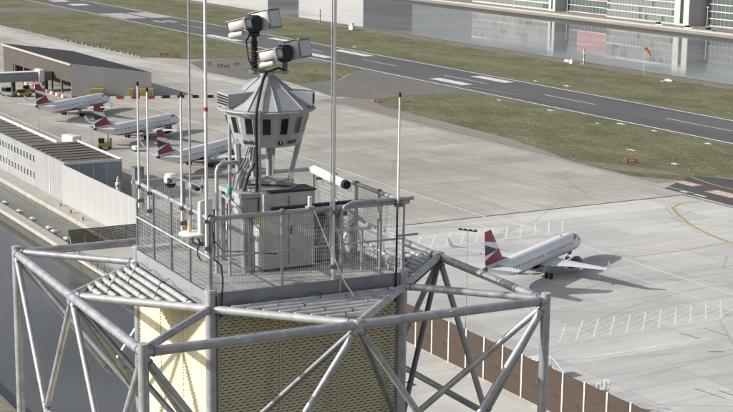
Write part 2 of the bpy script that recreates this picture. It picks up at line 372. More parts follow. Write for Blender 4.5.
for i in range(17):
    y = 122.3 + i * 2.95; stripe('marking', [(-165.3 + .03*i, y - .4), (-172.9, y + 6.6)], .25, 'marking_faint', na, .02); stripe('marking', [(-165.6, y - .4), (-172.7, y + 15)], .17, 'marking_faint', na, .0195)
for i in range(13):
    y = 131 + i * 3.2; stripe('marking', [(-224.5, y), (-233, y + 6.4)], .34, 'marking_faint', na, .02)
stripe('marking', [(-233.2, 129), (-233.2, 172)], .25, 'marking_faint', na, .019); stripe('marking', [(-224.3, 131), (-224.3, 172)], .25, 'marking_faint', na, .019)
for x0, x1, y0, y1 in ((-187.6, -184, 163.3, 164), (-161.5, -158, 143.3, 144), (-141, -136, 128, 128.7), (-139, -134, 130.2, 130.8), (-162, -157, 148.2, 148.6)):
    stripe('marking', [(x0, y0), (x1, y1)], .26, 'shoulder', na, .021)          # old tyre scrub marks
for cx_, cy_, r_, a0, a1 in ((-120, 250, 90, 205, 250), (-105, 170, 75, 160, 205)):
    stripe('tyre_mark', arc(cx_, cy_, r_, a0, a1, 18), .22, 'tyre_trace', na, .0105)
for cx_, cy_, r_, a0, a1 in ((-330, 205, 28, 190, 300), (-333, 207, 33, 190, 295), (-290, 185, 40, 60, 150), (-380, 195, 30, -60, 40), (-300, 150, 36, 20, 110)):
    stripe('tyre_mark', arc(cx_, cy_, r_, a0, a1, 18), .2, 'tyre_trace', apron, .0055)
ta = bpy.data.objects['taxiway.003']
for x0, x1, y0, y1 in ((-256.5, -250, 223.2, 226.4), (-244.5, -236, 221.5, 225.5), (-243, -239.5, 217.3, 218.1), (-247, -245, 217.0, 217.8)):
    mk = MB().sheet([(x0, y0), (x1, y0), (x1, y1), (x0, y1)], .02).build('marking', M['marking_red' if y0 > 220 else 'marking_faint'], ta)
    if y0 > 220:
        for k in range(4):
            a = x0 + (x1-x0)*(.14+.2*k); MB().sheet([(a, y0+.7), (a + (x1-x0)*.1, y0+.7), (a + (x1-x0)*.1, y1-.7), (a, y1-.7)], .024).build('letter_stroke', M['marking'], mk)
stripe('marking', [(-262, 231.5), (-251, 229.2), (-225, 228)], .5, 'marking_yellow', ta, .02)

# ------------------------------------------------------------------ control tower (local frame: core square +-1.75 m, z = 0 at the top ring of tubes)
TC = Vector((-23.541, 11.370, 53.537)); TRZ = R(-1.94)
BASE = -53.837
def tower_child_root(name, label, cat, group=None):
    return thing(name, label, cat, TC, TRZ, group)
tower = thing('control_tower', 'steel lattice tower with cream mesh cladding and grey tube outriggers', 'tower', TC + Vector((0, 0, BASE)), TRZ)
def tz(o): o.location = (0, 0, -BASE); return o            # part drawn in the z = 0 frame of the top ring
A_, B_, C_, D_ = (-3.5, -3.5), (3.5, -3.5), (3.5, 3.5), (-3.5, 3.5)
mid = lambda a, b: ((a[0]+b[0])/2, (a[1]+b[1])/2)
MAB, MBC, MCD, MDA = mid(A_, B_), mid(B_, C_), mid(C_, D_), mid(D_, A_)
core = {'G': (-1.75, -1.75), 'E': (1.75, -1.75), 'F': (1.75, 1.75), 'K': (-1.75, 1.75)}
LOW = -2.5
def member(name, a, b, r, mat='galv', za=0.0, zb=0.0, n=14):
    pa, pb = Vector((*a, za)), Vector((*b, zb)); d = (pb - pa).normalized()
    o = tz(MB().tube(pa, pb, r, n=n).build(name, M[mat], tower, 40))
    L = (pb - pa).length
    if name in ('chord', 'ring_tube', 'tie_tube', 'brace') and L > 1.2 and za > -4:
        for u in (.14, L - .16):          # flange rings near both ends
            MB().tube(pa + d*(u + .0), pa + d*(u + .022), r + .009, n=n).build('weld_ring', M['galv_dark'], o, 40)
    return o
for a, b in ((A_, B_), (B_, C_), (C_, D_), (D_, A_)): member('chord', a, b, .075, 'galv')
for a, b in ((MAB, MBC), (MBC, MCD), (MCD, MDA), (MDA, MAB)): member('ring_tube', a, b, .068, 'galv_light', .02, .02)
for a, k in ((A_, 'G'), (B_, 'E'), (C_, 'F'), (D_, 'K')): member('tie_tube', a, core[k], .062, 'galv', .03, .03)
for a in (A_, B_, C_, D_):
    p = member('corner_post', a, a, .08, 'galv', BASE, .12)
    MB().tube((*a, .12), (*a, .135), .083, n=14).build('post_cap', M['galv_light'], p)
for k, c in core.items():
    p = member('core_column', c, c, .085, 'galv', BASE, .30)
    MB().tube((*c, .3), (*c, .34), .1, n=12).build('post_cap', M['galv_light'], p)
# space-truss bracing down to the next ring
def half(i, j): return (1.75 * i, 3.5 * j), (3.5 * j, 1.75 * i)
NB = {'ab': [(-1.75, -3.5), (1.75, -3.5)], 'bc': [(3.5, -1.75), (3.5, 1.75)], 'cd': [(1.75, 3.5), (-1.75, 3.5)], 'da': [(-3.5, 1.75), (-3.5, -1.75)]}
ringp = [('ab', A_, MAB, B_, 'G', 'E'), ('bc', B_, MBC, C_, 'E', 'F'), ('cd', C_, MCD, D_, 'F', 'K'), ('da', D_, MDA, A_, 'K', 'G')]
for z0 in (0.0, -5.0):
    z1 = z0 - 2.5
    for key, P0, Pm, P1, c0, c1 in ringp:
        n0, n1 = NB[key]
        member('brace', P0, n0, .055, 'galv', z0 - .04, z1); member('brace', P1, n1, .06, 'galv', z0 - .04, z1)
        member('brace', Pm, n0, .055, 'galv', z0 - .03, z1); member('brace', Pm, n1, .055, 'galv', z0 - .03, z1)
        member('brace', Pm, core[c0], .05, 'galv_dark', z0 - .03, z1); member('brace', Pm, core[c1], .05, 'galv_dark', z0 - .03, z1)
        member('chord', n0, n1, .06, 'galv', z1, z1)
    for a, k in ((A_, 'G'), (B_, 'E'), (C_, 'F'), (D_, 'K')): member('brace', a, core[k], .055, 'galv', z0 - .05, z1)
    if z0 < 0:
        for a, b in ((A_, B_), (B_, C_), (C_, D_), (D_, A_)): member('chord', a, b, .075, 'galv', z0, z0)
for c_, p0_, p1_, u in (('chord', B_, C_, .215), ('chord', A_, B_, .6), ('chord', B_, C_, .74)):
    q0, q1 = Vector((*p0_, 0)), Vector((*p1_, 0)); q_ = q0.lerp(q1, u); dd = (q1-q0).normalized(); tz(MB().bx(-.018, .018, -.018, .018, -.01, .0, Matrix.Translation(q_ + Vector((.055, -.03, .052)))).build('yellow_tag', plain('tag_yellow', (.7, .62, .05), .5), tower))
# node gussets on the ring
for m_, ang in ((MAB, 0), (MBC, 90), (MCD, 0), (MDA, 90)):
    tz(MB().lathe([(.07, -.12), (.088, -.1), (.088, .07), (.07, .09)], 14, Matrix.Translation((*m_, 0))).build('node_collar', M['galv'], tower, 40))
# cladding: expanded-metal panels, wavy louvre strands over a dark backing sheet
def clad_mesh(wd, ht):
    mb = MB(); p, hw = .05, .06
    k = int(wd / hw); hw = wd / k
    for r in range(int(ht / p)):
        h = -r * p; b = len(mb.v)
        for i in range(k + 1):
            a = p * .13 * (1 if (i + r) % 2 else -1); x = i * hw; mid_ = (i + r) % 2
            mb.v += [(x, 0.006, h + a + .018), (x, -.022 - .006 * mid_, h + a - .009), (x, -.012, h + a - .018)]
        for i in range(k):
            q0 = b + i*3; q1 = q0 + 3
            mb.f += [(q0, q0+1, q1+1, q1), (q0+1, q0+2, q1+2, q1+1)]
    return mb.mesh('cladding_strands', M['clad'], None)
PW, DET = 1.085, 7.92
cm = clad_mesh(PW - .02, DET)
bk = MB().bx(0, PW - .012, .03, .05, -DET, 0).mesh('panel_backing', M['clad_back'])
lo = MB().bx(0, PW - .012, .0, .05, BASE + .02, -DET - .02).mesh('lower_panel', M['clad'])
fr = MB(); fr.bx(-.004, .006, -.02, .052, -DET, 0.0); fr_m = fr.mesh('panel_edge', M['clad'])
for si, ang in enumerate((0, 90, 180, 270)):
    RM = Matrix.Rotation(R(ang), 4, 'Z')
    for j in range(3):
        x = -1.63 + j * PW
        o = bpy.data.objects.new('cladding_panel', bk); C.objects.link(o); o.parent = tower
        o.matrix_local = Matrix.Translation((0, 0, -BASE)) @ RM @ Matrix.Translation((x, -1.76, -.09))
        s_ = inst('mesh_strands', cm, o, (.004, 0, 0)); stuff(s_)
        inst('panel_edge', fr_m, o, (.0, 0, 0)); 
        o = bpy.data.objects.new('cladding_panel', lo); C.objects.link(o); o.parent = tower
        o.matrix_local = Matrix.Translation((0, 0, -BASE)) @ RM @ Matrix.Translation((x, -1.76, -.09))
    for x in (-1.58, 1.58):
        o = MB().bx(-.035, .035, -.02, .04, BASE + .02, -.08).build('cladding_stop', M['steel_grey'], tower)
        o.matrix_local = Matrix.Translation((0, 0, -BASE)) @ RM @ Matrix.Translation((x * 1.045, -1.745, 0))
# tube louvres filling the triangles between ring and core
lv = 0
for ang in (0, 90, 180, 270):
    RM = Matrix.Rotation(R(ang), 4, 'Z')
    for i in range(8):
        y = -1.96 - i * .19; hl = 3.5 + y - .07
        if hl < .14: continue
        o = MB().tube((-hl, y, .045), (hl, y, .045), .052, n=10).build('louvre_tube', M['galv_light'], tower, 40)
        o.matrix_local = Matrix.Translation((0, 0, -BASE)) @ RM
        for x in [-hl + .3 + .2*(i % 3) + 1.25*t for t in range(int(2*hl/1.25) + 1)]:
            if x > hl - .05: break
            MB().path([(x, y - .06, .03), (x, y - .03, .105), (x, y + .035, .105), (x + .02, y + .068, .05)], .008, 5).build('tube_clip', M['galv_dark' if (i + int(x*7)) % 3 else 'black'], o)
    for x in (-.95, 0, .95):
        y1 = -3.5 + abs(x) + .1
        o = MB().bx(x - .025, x + .025, y1, -1.76, -.045, -.018).build('louvre_bearer', M['galv'], tower); o.matrix_local = Matrix.Translation((0, 0, -BASE)) @ RM
    o = MB().prism([(-1.62, -1.80), (0, -3.38), (1.62, -1.80)], -.062, -.05).build('soffit_sheet', M['galv_light'], tower); o.matrix_local = Matrix.Translation((0, 0, -BASE)) @ RM
    # thin tie wire looped along the louvres
    pts = [(-1.5 + i*.25, -1.84 - .05*math.sin(i*1.7), .1 + .04*math.sin(i*2.3)) for i in range(13)]
    o = MB().path(pts, .006, 5).build('tie_wire', M['galv_dark'], tower); o.matrix_local = Matrix.Translation((0, 0, -BASE)) @ RM
# deck boards, fascia, guard rails
DZ = .22
pl = MB().bx(-.093, .093, -1.72, 1.72, DZ - .05, DZ).mesh('deck_board', M['deck'])
for i in range(18): o = inst('deck_board', pl, tower, (-1.64 + i * .193, 0, -BASE + rnd.uniform(-.004, .004)))
RT = 1.5
for ang, nposts in ((0, 4), (90, 5), (180, 4), (270, 4)):
    RM = Matrix.Rotation(R(ang), 4, 'Z'); T0 = Matrix.Translation((0, 0, -BASE)) @ RM
    o = MB().bx(-1.66, 1.66, -1.80, -1.772, .0, .285).build('fascia_plate', M['kick'], tower); o.matrix_local = T0
    r_ = MB().tube((-1.8, -1.76, RT), (1.84, -1.76, RT), .040, n=10).build('guard_rail', M['galv'], tower, 40); r_.matrix_local = T0
    r2 = MB().tube((-1.78, -1.76, .87), (1.78, -1.76, .87), .018, n=8).build('guard_rail', M['galv_light'], tower, 40); r2.matrix_local = T0
    xs = [-1.74 + 3.48 * i / nposts for i in range(nposts + 1)] if ang != 90 else [-1.74, -.5, .42, 1.31, 1.74]; nposts = len(xs) - 1; pw_ = .022 if ang != 90 else .014
    for x in xs[:-1] if ang else xs:
        o = MB().bx(x - pw_, x + pw_, -1.77, -1.73, .05, RT - .03).build('fence_post', M['galv' if ang else 'galv_dark'], tower); o.matrix_local = T0
        MB().lathe([(.028, -.03), (.05, -.02), (.05, .045), (.03, .06)], 8, Matrix.Translation((x, -1.755, RT))).build('rail_clamp', M['galv_dark'], o)
    for i in range(nposts):
        wm = MB(); x0, x1 = xs[i] + .03, xs[i+1] - .03
        k = int((x1 - x0) / .036)
        for t in range(k + 1):
            x = x0 + (x1 - x0) * t / k; wm.bx(x - .0017, x + .0017, -1.750, -1.746, .29, RT - .06)
        for t in range(17):
            z = .30 + t * .071; wm.bx(x0, x1, -1.7455, -1.742, z - .0014, z + .0014)
        o = wm.build('wire_mesh_panel', M['wire'], tower); stuff(o); o.matrix_local = T0
# second inner handrail loop and bent hoop near the east corner
for pts, r in (([(1.79, .55, -.0), (1.80, .55, 1.42), (1.80, .61, 1.52), (1.80, .75, 1.575), (1.80, 1.90, 1.56)], .032), ([(1.80, 1.6, .93), (1.80, 2.0, .93)], .02)):
    tz(MB().path(pts, r, 8).build('bent_rail', M['galv'], tower, 50))

# ---- camera cab on its stand
def cv(l, z, d=0.0):                       # point l metres to the right, d metres towards the east-south side, at height z
    a = R(66.2); b = R(-23.8); return Vector((l*math.cos(a) + d*math.cos(b), l*math.sin(a) + d*math.sin(b), z))
cab = tower_child_root('camera_cab', 'faceted light grey camera cab with dark windows on splayed legs', 'camera cab')
NS = 14; rot = R(-23.8 + 360/28)
def cone(r, z, n=NS, ro=rot): return [(r*math.cos(ro + 2*math.pi*k/n), r*math.sin(ro + 2*math.pi*k/n), z) for k in range(n)]
prof = lambda z: .40 + (z - 1.65) * .272
body = MB().loft([cone(prof(2.36), 2.36), cone(prof(2.95), 2.95)]).build('wall', M['cab'], cab)
roof = MB().loft([cone(.79, 2.955, 10), cone(.81, 3.0, 10), cone(.09, 3.53, 10)]).build('roof', M['cab'], cab)
ridge = MB()
for p, q_ in zip(cone(.815, 3.0, 10), cone(.09, 3.535, 10)): ridge.tube(p, q_, .012, n=5)
ridge.build('ridge_strip', M['cab'], roof)
MB().lathe([(.10, 3.5), (.13, 3.53), (.13, 3.56), (.1, 3.57)], 12).build('cap_plate', M['galv_light'], roof)
ev = [Vector(p) for p in cone(.835, 2.965, 14)]; MB().path(ev + ev[:2], .018, 8).build('eaves_rail', M['cab'], cab, 50)
for k in range(NS):
    a = R(-23.8 + k * 360 / NS); rr0, rr1 = prof(2.56)*math.cos(math.pi/NS), prof(2.86)*math.cos(math.pi/NS)
    t = Vector((-math.sin(a), math.cos(a), 0)); nrm = Vector((math.cos(a), math.sin(a), 0))
    def q4(h, z0, z1, off): return [nrm*(prof(z)*math.cos(math.pi/NS) + off) + t*s*h + Vector((0, 0, z)) for z, s in ((z0, -1), (z0, 1), (z1, 1), (z1, -1))]
    wn = MB().add(q4(.068, 2.585, 2.865, .004), [(0, 1, 2, 3)]).build('window', M['darkglass'], cab)
    fm = MB(); o_ = q4(.082, 2.57, 2.88, .010); i_ = q4(.068, 2.585, 2.865, .010); j_ = q4(.068, 2.585, 2.865, .003)
    fm.add(o_ + i_ + j_, [(0, 1, 5, 4), (1, 2, 6, 5), (2, 3, 7, 6), (3, 0, 4, 7), (4, 5, 9, 8), (5, 6, 10, 9), (6, 7, 11, 10), (7, 4, 8, 11)]); fm.build('window_frame', M['cab'], wn)
for k in (-80, 80, 172, -150):
    a = R(-23.8 + k)
    def at_(z, dr): return Vector(((prof(z)+dr)*math.cos(a), (prof(z)+dr)*math.sin(a), z))
    t = Vector((-math.sin(a), math.cos(a), 0))
    lg = MB(); ring0 = [at_(1.6, -.05) - t*.05, at_(1.6, .02) - t*.05, at_(1.6, .02) + t*.05, at_(1.6, -.05) + t*.05]; ring1 = [at_(2.40, -.08) - t*.09, at_(2.40, -.004) - t*.09, at_(2.40, -.004) + t*.09, at_(2.40, -.08) + t*.09]
    lg.loft([ring0, ring1]).build('leg', M['cab'], cab)
MB().tube(cv(-.63, 1.2, .25), cv(-.63, 2.92, .25), .032, n=10).build('side_pole', M['cab'], cab, 40)
MB().tube(cv(-.45, 1.62, .35), cv(-.50, 2.4, .35), .06, n=8).build('leg', M['cab'], cab, 40)
MB().lathe([(.05, 1.6), (.05, 2.4)], 10, Matrix.Translation((-.12, .1, 0))).build('centre_pole', M['cab'], cab, 40)
MB().lathe([(.52, 1.58), (.52, 1.62)], 14).build('base_plate', M['cab'], cab)
for a, wd in ((R(-23.8 - 68), .52), (R(-23.8 + 84), .42)):    # ventilation boxes on the roof slope
    Mx = Matrix.Rotation(a, 4, 'Z')
    vb = MB(); vb.loft([[Mx @ Vector(p) for p in ((.10, -wd/2, 3.06), (.80, -wd/2, 3.03), (.80, wd/2, 3.03), (.10, wd/2, 3.06))], [Mx @ Vector(p) for p in ((.10, -wd/2, 3.30), (.80, -wd/2, 3.25), (.80, wd/2, 3.25), (.10, wd/2, 3.30))]])
    v_ = vb.build('vent_box', M['cab'], cab)
    for t in range(4):
        MB().bx(.802, .812, -wd/2 + .02, wd/2 - .02, 3.055 + t*.045, 3.085 + t*.045, Mx).build('vent_slat', M['black'], v_)
# lettering on the skirt
def lettering(txt, az, z, size, parent, mat):
    cu = bpy.data.curves.new('lettering', 'FONT'); cu.body = txt; cu.size = size; cu.align_x = 'CENTER'; cu.align_y = 'CENTER'; cu.extrude = .002; cu.offset = .0025
    tmp = bpy.data.objects.new('tmp', cu); C.objects.link(tmp); bpy.context.view_layer.update()
    me = bpy.data.meshes.new_from_object(tmp.evaluated_get(bpy.context.evaluated_depsgraph_get())); bpy.data.objects.remove(tmp)
    for v in me.vertices:                     # wrap on the cone
        x, y, h = v.co; zz = z + y; rr = prof(zz)*math.cos(math.pi/NS) + .012 + h; th = az + x / prof(z)
        k_ = round((th - R(-23.8)) / (2*math.pi/NS)); fa = R(-23.8) + k_*2*math.pi/NS
        rr = rr / math.cos(th - fa); v.co = (rr*math.cos(th), rr*math.sin(th), zz)
    me.materials.clear(); me.materials.append(mat)
    o = bpy.data.objects.new('lettering', me); C.objects.link(o); o.parent = parent; return o
lettering('SAAB', R(-23.8 - 30), 2.44, .088, cab, M['black'])
lettering('NATS', R(-23.8 + 44), 2.44, .082, cab, M['black'])
for az_, rr in ((R(-23.8 + 22), .042), (R(-23.8 - 55), .036)):
    z = 2.44; r0 = prof(z)*1.0 + .003
    Mx = Matrix.Rotation(az_, 4, 'Z') @ Matrix.Translation((r0, 0, z)) @ Matrix.Rotation(R(90), 4, 'Y')
    if az_ > R(-23.8): MB().lathe([(rr, -.01), (rr, .008)], 16, Mx).build('emblem', M['black'], cab); MB().bx(-.035, .02, -.008, .008, .008, .012, Mx).build('emblem_stroke', M['white'], cab)
    else: MB().loft([[Mx @ Vector((r_*math.cos(t*math.pi/8), r_*math.sin(t*math.pi/8), .008)) for t in range(16)] for r_ in (rr, rr*.66)], caps=False).build('emblem', M['black'], cab)
# black conduit from roof top down to the plinth
cpts = [cv(.0, 3.6, .1), cv(-.06, 3.48, .26), cv(-.12, 3.25, .55), cv(-.17, 3.03, .85), cv(-.18, 2.9, .86), cv(-.17, 2.4, .70), cv(-.16, 2.0, .66), cv(-.17, 1.62, .62)]
cc = tower_child_root('cable_conduit', 'black cable bundle running down the camera cab from its roof top', 'cable')
MB().path(cpts, .028, 8).build('conduit', M['black'], cc, 60)
MB().path([p + Vector((.02, .05, 0)) for p in cpts[3:]], .022, 8).build('conduit', M['cab'], cc, 60)
MB().path([cv(-.2, 2.1, .66), cv(-.3, 1.9, .6), cv(-.38, 1.62, .5)], .02, 8).build('conduit', M['black'], cc, 60)

for k in range(4):
    MB().path([cv(-.22 - .03*k, 2.36, .5), cv(-.24 - .05*k, 2.1, .5), cv(-.34 - .07*k, 1.85, .5), cv(-.40 - .06*k, 1.62, .45)], .013, 7).build('conduit', M['steel_grey' if k % 2 else 'cab'], cc, 60)
MB().bx(-.42, .45, -.16, .20, 1.66, 1.71, Matrix.Rotation(R(55), 4, 'Z')).build('cable_shelf', M['cab'], cc)
MB().path([cv(-.1, 1.76, .3), cv(.05, 1.82, .32), cv(.2, 1.74, .3), cv(.4, 1.78, .25)], .03, 8).build('conduit', M['cab'], cc, 60)

# ---- pan-tilt cameras on the roof
def ptz(label, l, zc, zb, pole_hose):
    t = tower_child_root('pan_tilt_camera', label, 'camera', 'pan-tilt cameras on the cab roof')
    o = cv(l, 0)
    MB().lathe([(.045, zb), (.045, zc - .12)], 12, Matrix.Translation(o)).build('pole', M['black' if pole_hose else 'galv_dark'], t, 40)
    if pole_hose:
        hs = MB()
        for k in range(9): hs.lathe([(.05, -.02), (.068, 0), (.05, .02)], 10, Matrix.Translation(o + Vector((0, 0, zb + .09 + k*.055))))
        hs.build('corrugated_hose', M['black'], t, 60)
        MB().path([o + Vector((-.03, -.08, zc - .2)), o + Vector((-.05, -.13, zc - .3)), o + Vector((-.02, -.1, zb + .25)), o + Vector((.06, .0, zb + .02))], .016, 6).build('cable', M['black'], t, 60)
        MB().lathe([(.06, zc - .22), (.095, zc - .2), (.095, zc - .15), (.06, zc - .13)], 12, Matrix.Translation(o)).build('clamp', M['black'], t)
    MB().bevbox(-.10, .10, -.12, .12, -.15, .14, .04, Matrix.Translation(o + Vector((0, 0, zc))) @ Matrix.Rotation(R(10), 4, 'Z')).build('pan_tilt_head', M['black'], t, 50)
    ax = R(66.2 - 36)      # aiming direction
    Rm = Matrix.Rotation(ax, 4, 'Z') @ Matrix.Rotation(R(-13), 4, 'Y')
    for side, L, wd, ht, dz, dx in ((-1, .38, .19, .17, .01, -.12), (1, .40, .33, .32, .03, .03)):
        Mx = Matrix.Translation(o + Vector((0, 0, zc + dz))) @ Rm @ Matrix.Translation((dx, side * (.22 + wd*.2), 0))
        h = MB().bevbox(-L/2, L/2, -wd/2, wd/2, -ht/2, ht/2, .03, Mx).build('camera_housing', M['ptz'], t, 50)
        MB().bx(-L/2 - .02, L/2 + .03, -wd/2 - .004, wd/2 + .004, ht/2 + .004, ht/2 + .014, Mx).build('sun_shield', M['ptz'], h)
        fr_ = MB(); a = wd/2 - (.035 if side < 0 else .018); fr_.bx(L/2 + .002, L/2 + .008, -a, a, -a*.9, a*.9, Mx); MB().bx(L/2 - .03, L/2 + .0015, -wd/2 - .003, wd/2 + .003, -ht/2 - .003, ht/2 + .003, Mx).build('front_bezel', M['steel_grey'], h); fr_.build('front_glass', plainglass, h)
        MB().bx(-L/2 - .035, -L/2 - .004, -a, a, -a, a, Mx).build('rear_cover', M['black'], h)
        if side == -1: MB().lathe([(.05, -.16), (.06, -.12), (.06, .1), (.05, .13)], 10, Mx @ Matrix.Translation((-.08, 0, -ht/2 - .06)) @ Matrix.Rotation(R(90), 4, 'Y')).build('infrared_lamp', M['ptz'], h, 50)
        MB().bx(-.05, .05, min(0, -side*.16), max(0, -side*.16), -.05, .05, Mx).build('yoke', M['black'], h)
    return t
plainglass = plain('camera_window', (.52, .53, .56), .12, 0, .1, 3)
ptz('upper pan-tilt camera on the tall black hose-wrapped pole', -.21, 4.40, 3.55, True)
ptz('lower pan-tilt camera on the short dark pole at right', .31, 3.90, 3.55, False)
br_ = tower_child_root('camera_bracket', 'flat grey bracket bar under the two roof cameras', 'bracket')
MB().bx(-.32, .38, -.06, .06, 3.565, 3.60, Matrix.Rotation(R(66.2), 4, 'Z')).build('bar', M['galv'], br_)
MB().path([cv(-.2, 3.62, .07), cv(-.05, 3.62, .14), cv(.02, 3.6, .16), cv(.2, 3.66, .12), cv(.3, 3.62, .06)], .022, 7).build('cable', M['black'], br_, 60)

# ---- plinth and equipment cabinets below the cab
pt = tower_child_root('equipment_stand', 'grey steel stand with pipes beneath the camera cab', 'stand')
for x in (-.62, .34):
    for y in (-.62, .5): MB().bx(x, x + .07, y, y + .07, DZ, 1.5).build('leg', M['galv'], pt)
MB().bx(-.66, .45, -.68, .6, 1.5, 1.575).build('top_plate', M['cab'], pt)
MB().bevbox(.1, .42, -.66, -.34, 1.18, 1.495, .02).build('junction_box', M['cab'], pt)
MB().bx(-.6, .1, -.5, .45, .3, 1.3).build('inner_box', M['steel_grey'], pt)
for k, (y, zz) in enumerate(((-.62, 1.36), (-.54, 1.22), (-.46, 1.08))):
    MB().path([(-.35, y - .05, 1.42 - .1*k), (.25, y - .07, zz), (.46, y - .05, zz - .05), (.5, y - .02, zz - .25), (.48, y, DZ)], .032, 8).build('pipe', M['galv_light' if k % 2 else 'galv'], pt, 60)
ct = tower_child_root('equipment_cabinet', 'large grey equipment cabinet with dark top strip below the camera cab', 'cabinet')
CX0, CX1, CY0, CY1 = .14, .58, -.315, .645
MB().bevbox(CX0, CX1, CY0, CY1, .26, 1.58, .012).build('body', M['cabinet'], ct)
MB().bx(CX0 - .01, CX1 + .02, CY0 + .12, CY1 + .02, 1.582, 1.612).build('top_strip', M['black'], ct)
MB().bx(CX0 + .02, CX1 - .02, CY0 + .02, CY1 - .02, DZ, .256).build('foot', M['black'], ct)
MB().bx(CX0 + .12, CX0 + .26, CY0 - .006, CY0 - .002, 1.02, 1.28).build('warning_label', plain('label_yellow', (.72, .62, .10), .5), ct)
MB().bx(CX0 + .12, CX0 + .26, CY0 - .006, CY0 - .002, .9, 1.0).build('label_plate', M['white'], ct)
MB().bx(CX1 + .002, CX1 + .012, .14, .165, .32, 1.52).build('door_seam', M['steel_grey'], ct)
MB().bx(CX1 + .012, CX1 + .03, .19, .21, .85, 1.0).build('handle', M['black'], ct)
c2 = tower_child_root('equipment_cabinet', 'low black topped cabinet behind the large grey cabinet by rail', 'cabinet')
MB().bevbox(-.1, .3, .8, 1.35, .26, 1.02, .012).build('body', M['steel_grey'], c2); MB().bx(-.14, .34, .76, 1.4, 1.022, 1.10).build('top', M['black'], c2); MB().bx(-.08, .28, .82, 1.33, DZ, .256).build('foot', M['black'], c2)

# ---- masts
def mast(label, x, y, zt, zb, r, mat, band=None, tip=True, brackets=()):
    t = tower_child_root('antenna_mast', label, 'mast', 'thin masts round the tower deck')
    MB().tube((x, y, zb), (x, y, zt), r, r*.8, n=10).build('pole', M[mat], t, 40)
    if tip: MB().tube((x, y, zt - .01), (x, y, zt + .06), r*1.25, n=8).build('tip', M['black'], t)
    if band:
        MB().tube((x, y, band), (x, y, band + .06), r*1.2, n=10).build('red_band', M['red'], t); MB().tube((x, y, band - .1), (x, y, band - .005), r*1.2, n=10).build('white_band', M['white'], t)
    for z in brackets: MB().bx(x - .05, x + .05, y - .05, y + .07, z, z + .06).build('clamp', M['galv_dark'], t)
    return t
mast('thin dark full-height mast at the south fence, left of the red banded mast', 1.05, -1.81, 6.4, 1.05, .019, 'galv', None, False, (1.1, 1.45))
mast('tall white mast with a red band above the fence', 1.755, -1.81, 6.8, .95, .028, 'white', 3.22, False, (1.0, 1.44))
mast('short white rod with dark tip on the south fence, third from the left', .664, -1.81, 3.33, 1.1, .02, 'white', None, True, (1.2, 1.45))
mast('short white rod with dark tip on the south fence, second from the left', -.965, -1.81, 3.22, 1.05, .02, 'white', None, True, (1.1, 1.42))
mast('short white rod with dark tip at the far corner, leftmost on the fence', -1.453, -1.81, 3.27, 1.1, .021, 'white', None, True, (1.2, 1.45))
mast('thick pale full-height mast clamped to the east fence', 1.83, .389, 6.4, .3, .027, 'white', None, False, (.5, 1.42))
mast('thin grey rod just left of the thick east mast', 1.83, .335, 6.2, .9, .014, 'galv', None, False)
mast('short white rod with dark tip at the right-hand fence corner', 1.83, 1.593, 3.30, 1.35, .020, 'white', None, True, (1.44,))
mast('dark rod below the corner rod on the right-hand fence', 1.83, 1.58, 1.45, -.2, .02, 'black', None, False)

# ---- dish, panel antenna, dome camera, cables, stay rope and loose pipes
t = tower_child_root('round_antenna', 'white round disc antenna mounted flat outside the south fence', 'antenna')
MB().lathe([(.20, 1.175), (.225, 1.185), (.225, 1.205), (.2, 1.215)], 28, Matrix.Translation((1.36, -1.90, 0))).build('disc', M['white'], t, 50)
MB().path([(1.36, -1.9, 1.18), (1.36, -1.9, 1.05), (1.42, -1.8, .98)], .025, 8).build('bracket', M['galv_dark'], t)
t = tower_child_root('beacon_lamp', 'small red topped beacon lamp standing on the round antenna', 'beacon')
MB().lathe([(.034, 1.217), (.034, 1.30), (.03, 1.31)], 12, Matrix.Translation((1.31, -1.93, 0))).build('base', plain('amber_base', (.62, .5, .22), .4), t, 40)
MB().lathe([(.028, 1.311), (.03, 1.36), (.018, 1.41), (.004, 1.42)], 12, Matrix.Translation((1.31, -1.93, 0))).build('lens', plain('pink_lens', (.72, .42, .38), .2), t, 40)
t = tower_child_root('panel_antenna', 'white upright panel antenna behind the round disc', 'antenna')
MB().bevbox(-.035, .035, -.16, .16, 1.20, 1.74, .015, Matrix.Translation((1.42, -1.70, 0)) @ Matrix.Rotation(R(30), 4, 'Z')).build('panel', M['white'], t)
MB().bx(-.10, -.04, -.05, .05, 1.3, 1.4, Matrix.Translation((1.42, -1.70, 0)) @ Matrix.Rotation(R(30), 4, 'Z')).build('bracket', M['galv'], t)
MB().tube((1.36, -1.72, .95), (1.36, -1.72, 2.1), .012, n=6).build('rod', M['galv'], t)
t = tower_child_root('dome_camera', 'white dome security camera on a horizontal arm over the south fence', 'camera')
MB().tube((.15, -1.78, 1.93), (1.55, -1.80, 1.98), .03, n=8).build('arm', M['galv_dark'], t, 40)
Mx = Matrix.Translation((.12, -1.80, 1.86))
MB().lathe([(.02, .11), (.09, .10), (.115, .04), (.115, -.03), (.1, -.05)], 18, Mx).build('housing', M['white'], t, 40)
MB().lathe([(.096, -.05), (.085, -.1), (.05, -.135), (.005, -.145)], 16, Mx).build('dome', M['darkglass'], t, 60)
MB().lathe([(.05, -.02), (.05, .02)], 14, Matrix.Translation((.2, -1.86, 1.86)) @ Matrix.Rotation(R(90), 4, 'X') @ Matrix.Rotation(R(30), 4, 'Y')).build('lens', M['black'], t)
MB().bevbox(1.2, 1.36, -1.84, -1.76, 1.88, 1.97, .01).build('power_box', M['black'], t); MB().bx(1.0, 1.14, -1.83, -1.78, 1.9, 1.96).build('joint_box', M['galv'], t)
t = tower_child_root('gooseneck_pipe', 'grey goose-neck pipe with green lamp left of the cabinet', 'pipe')
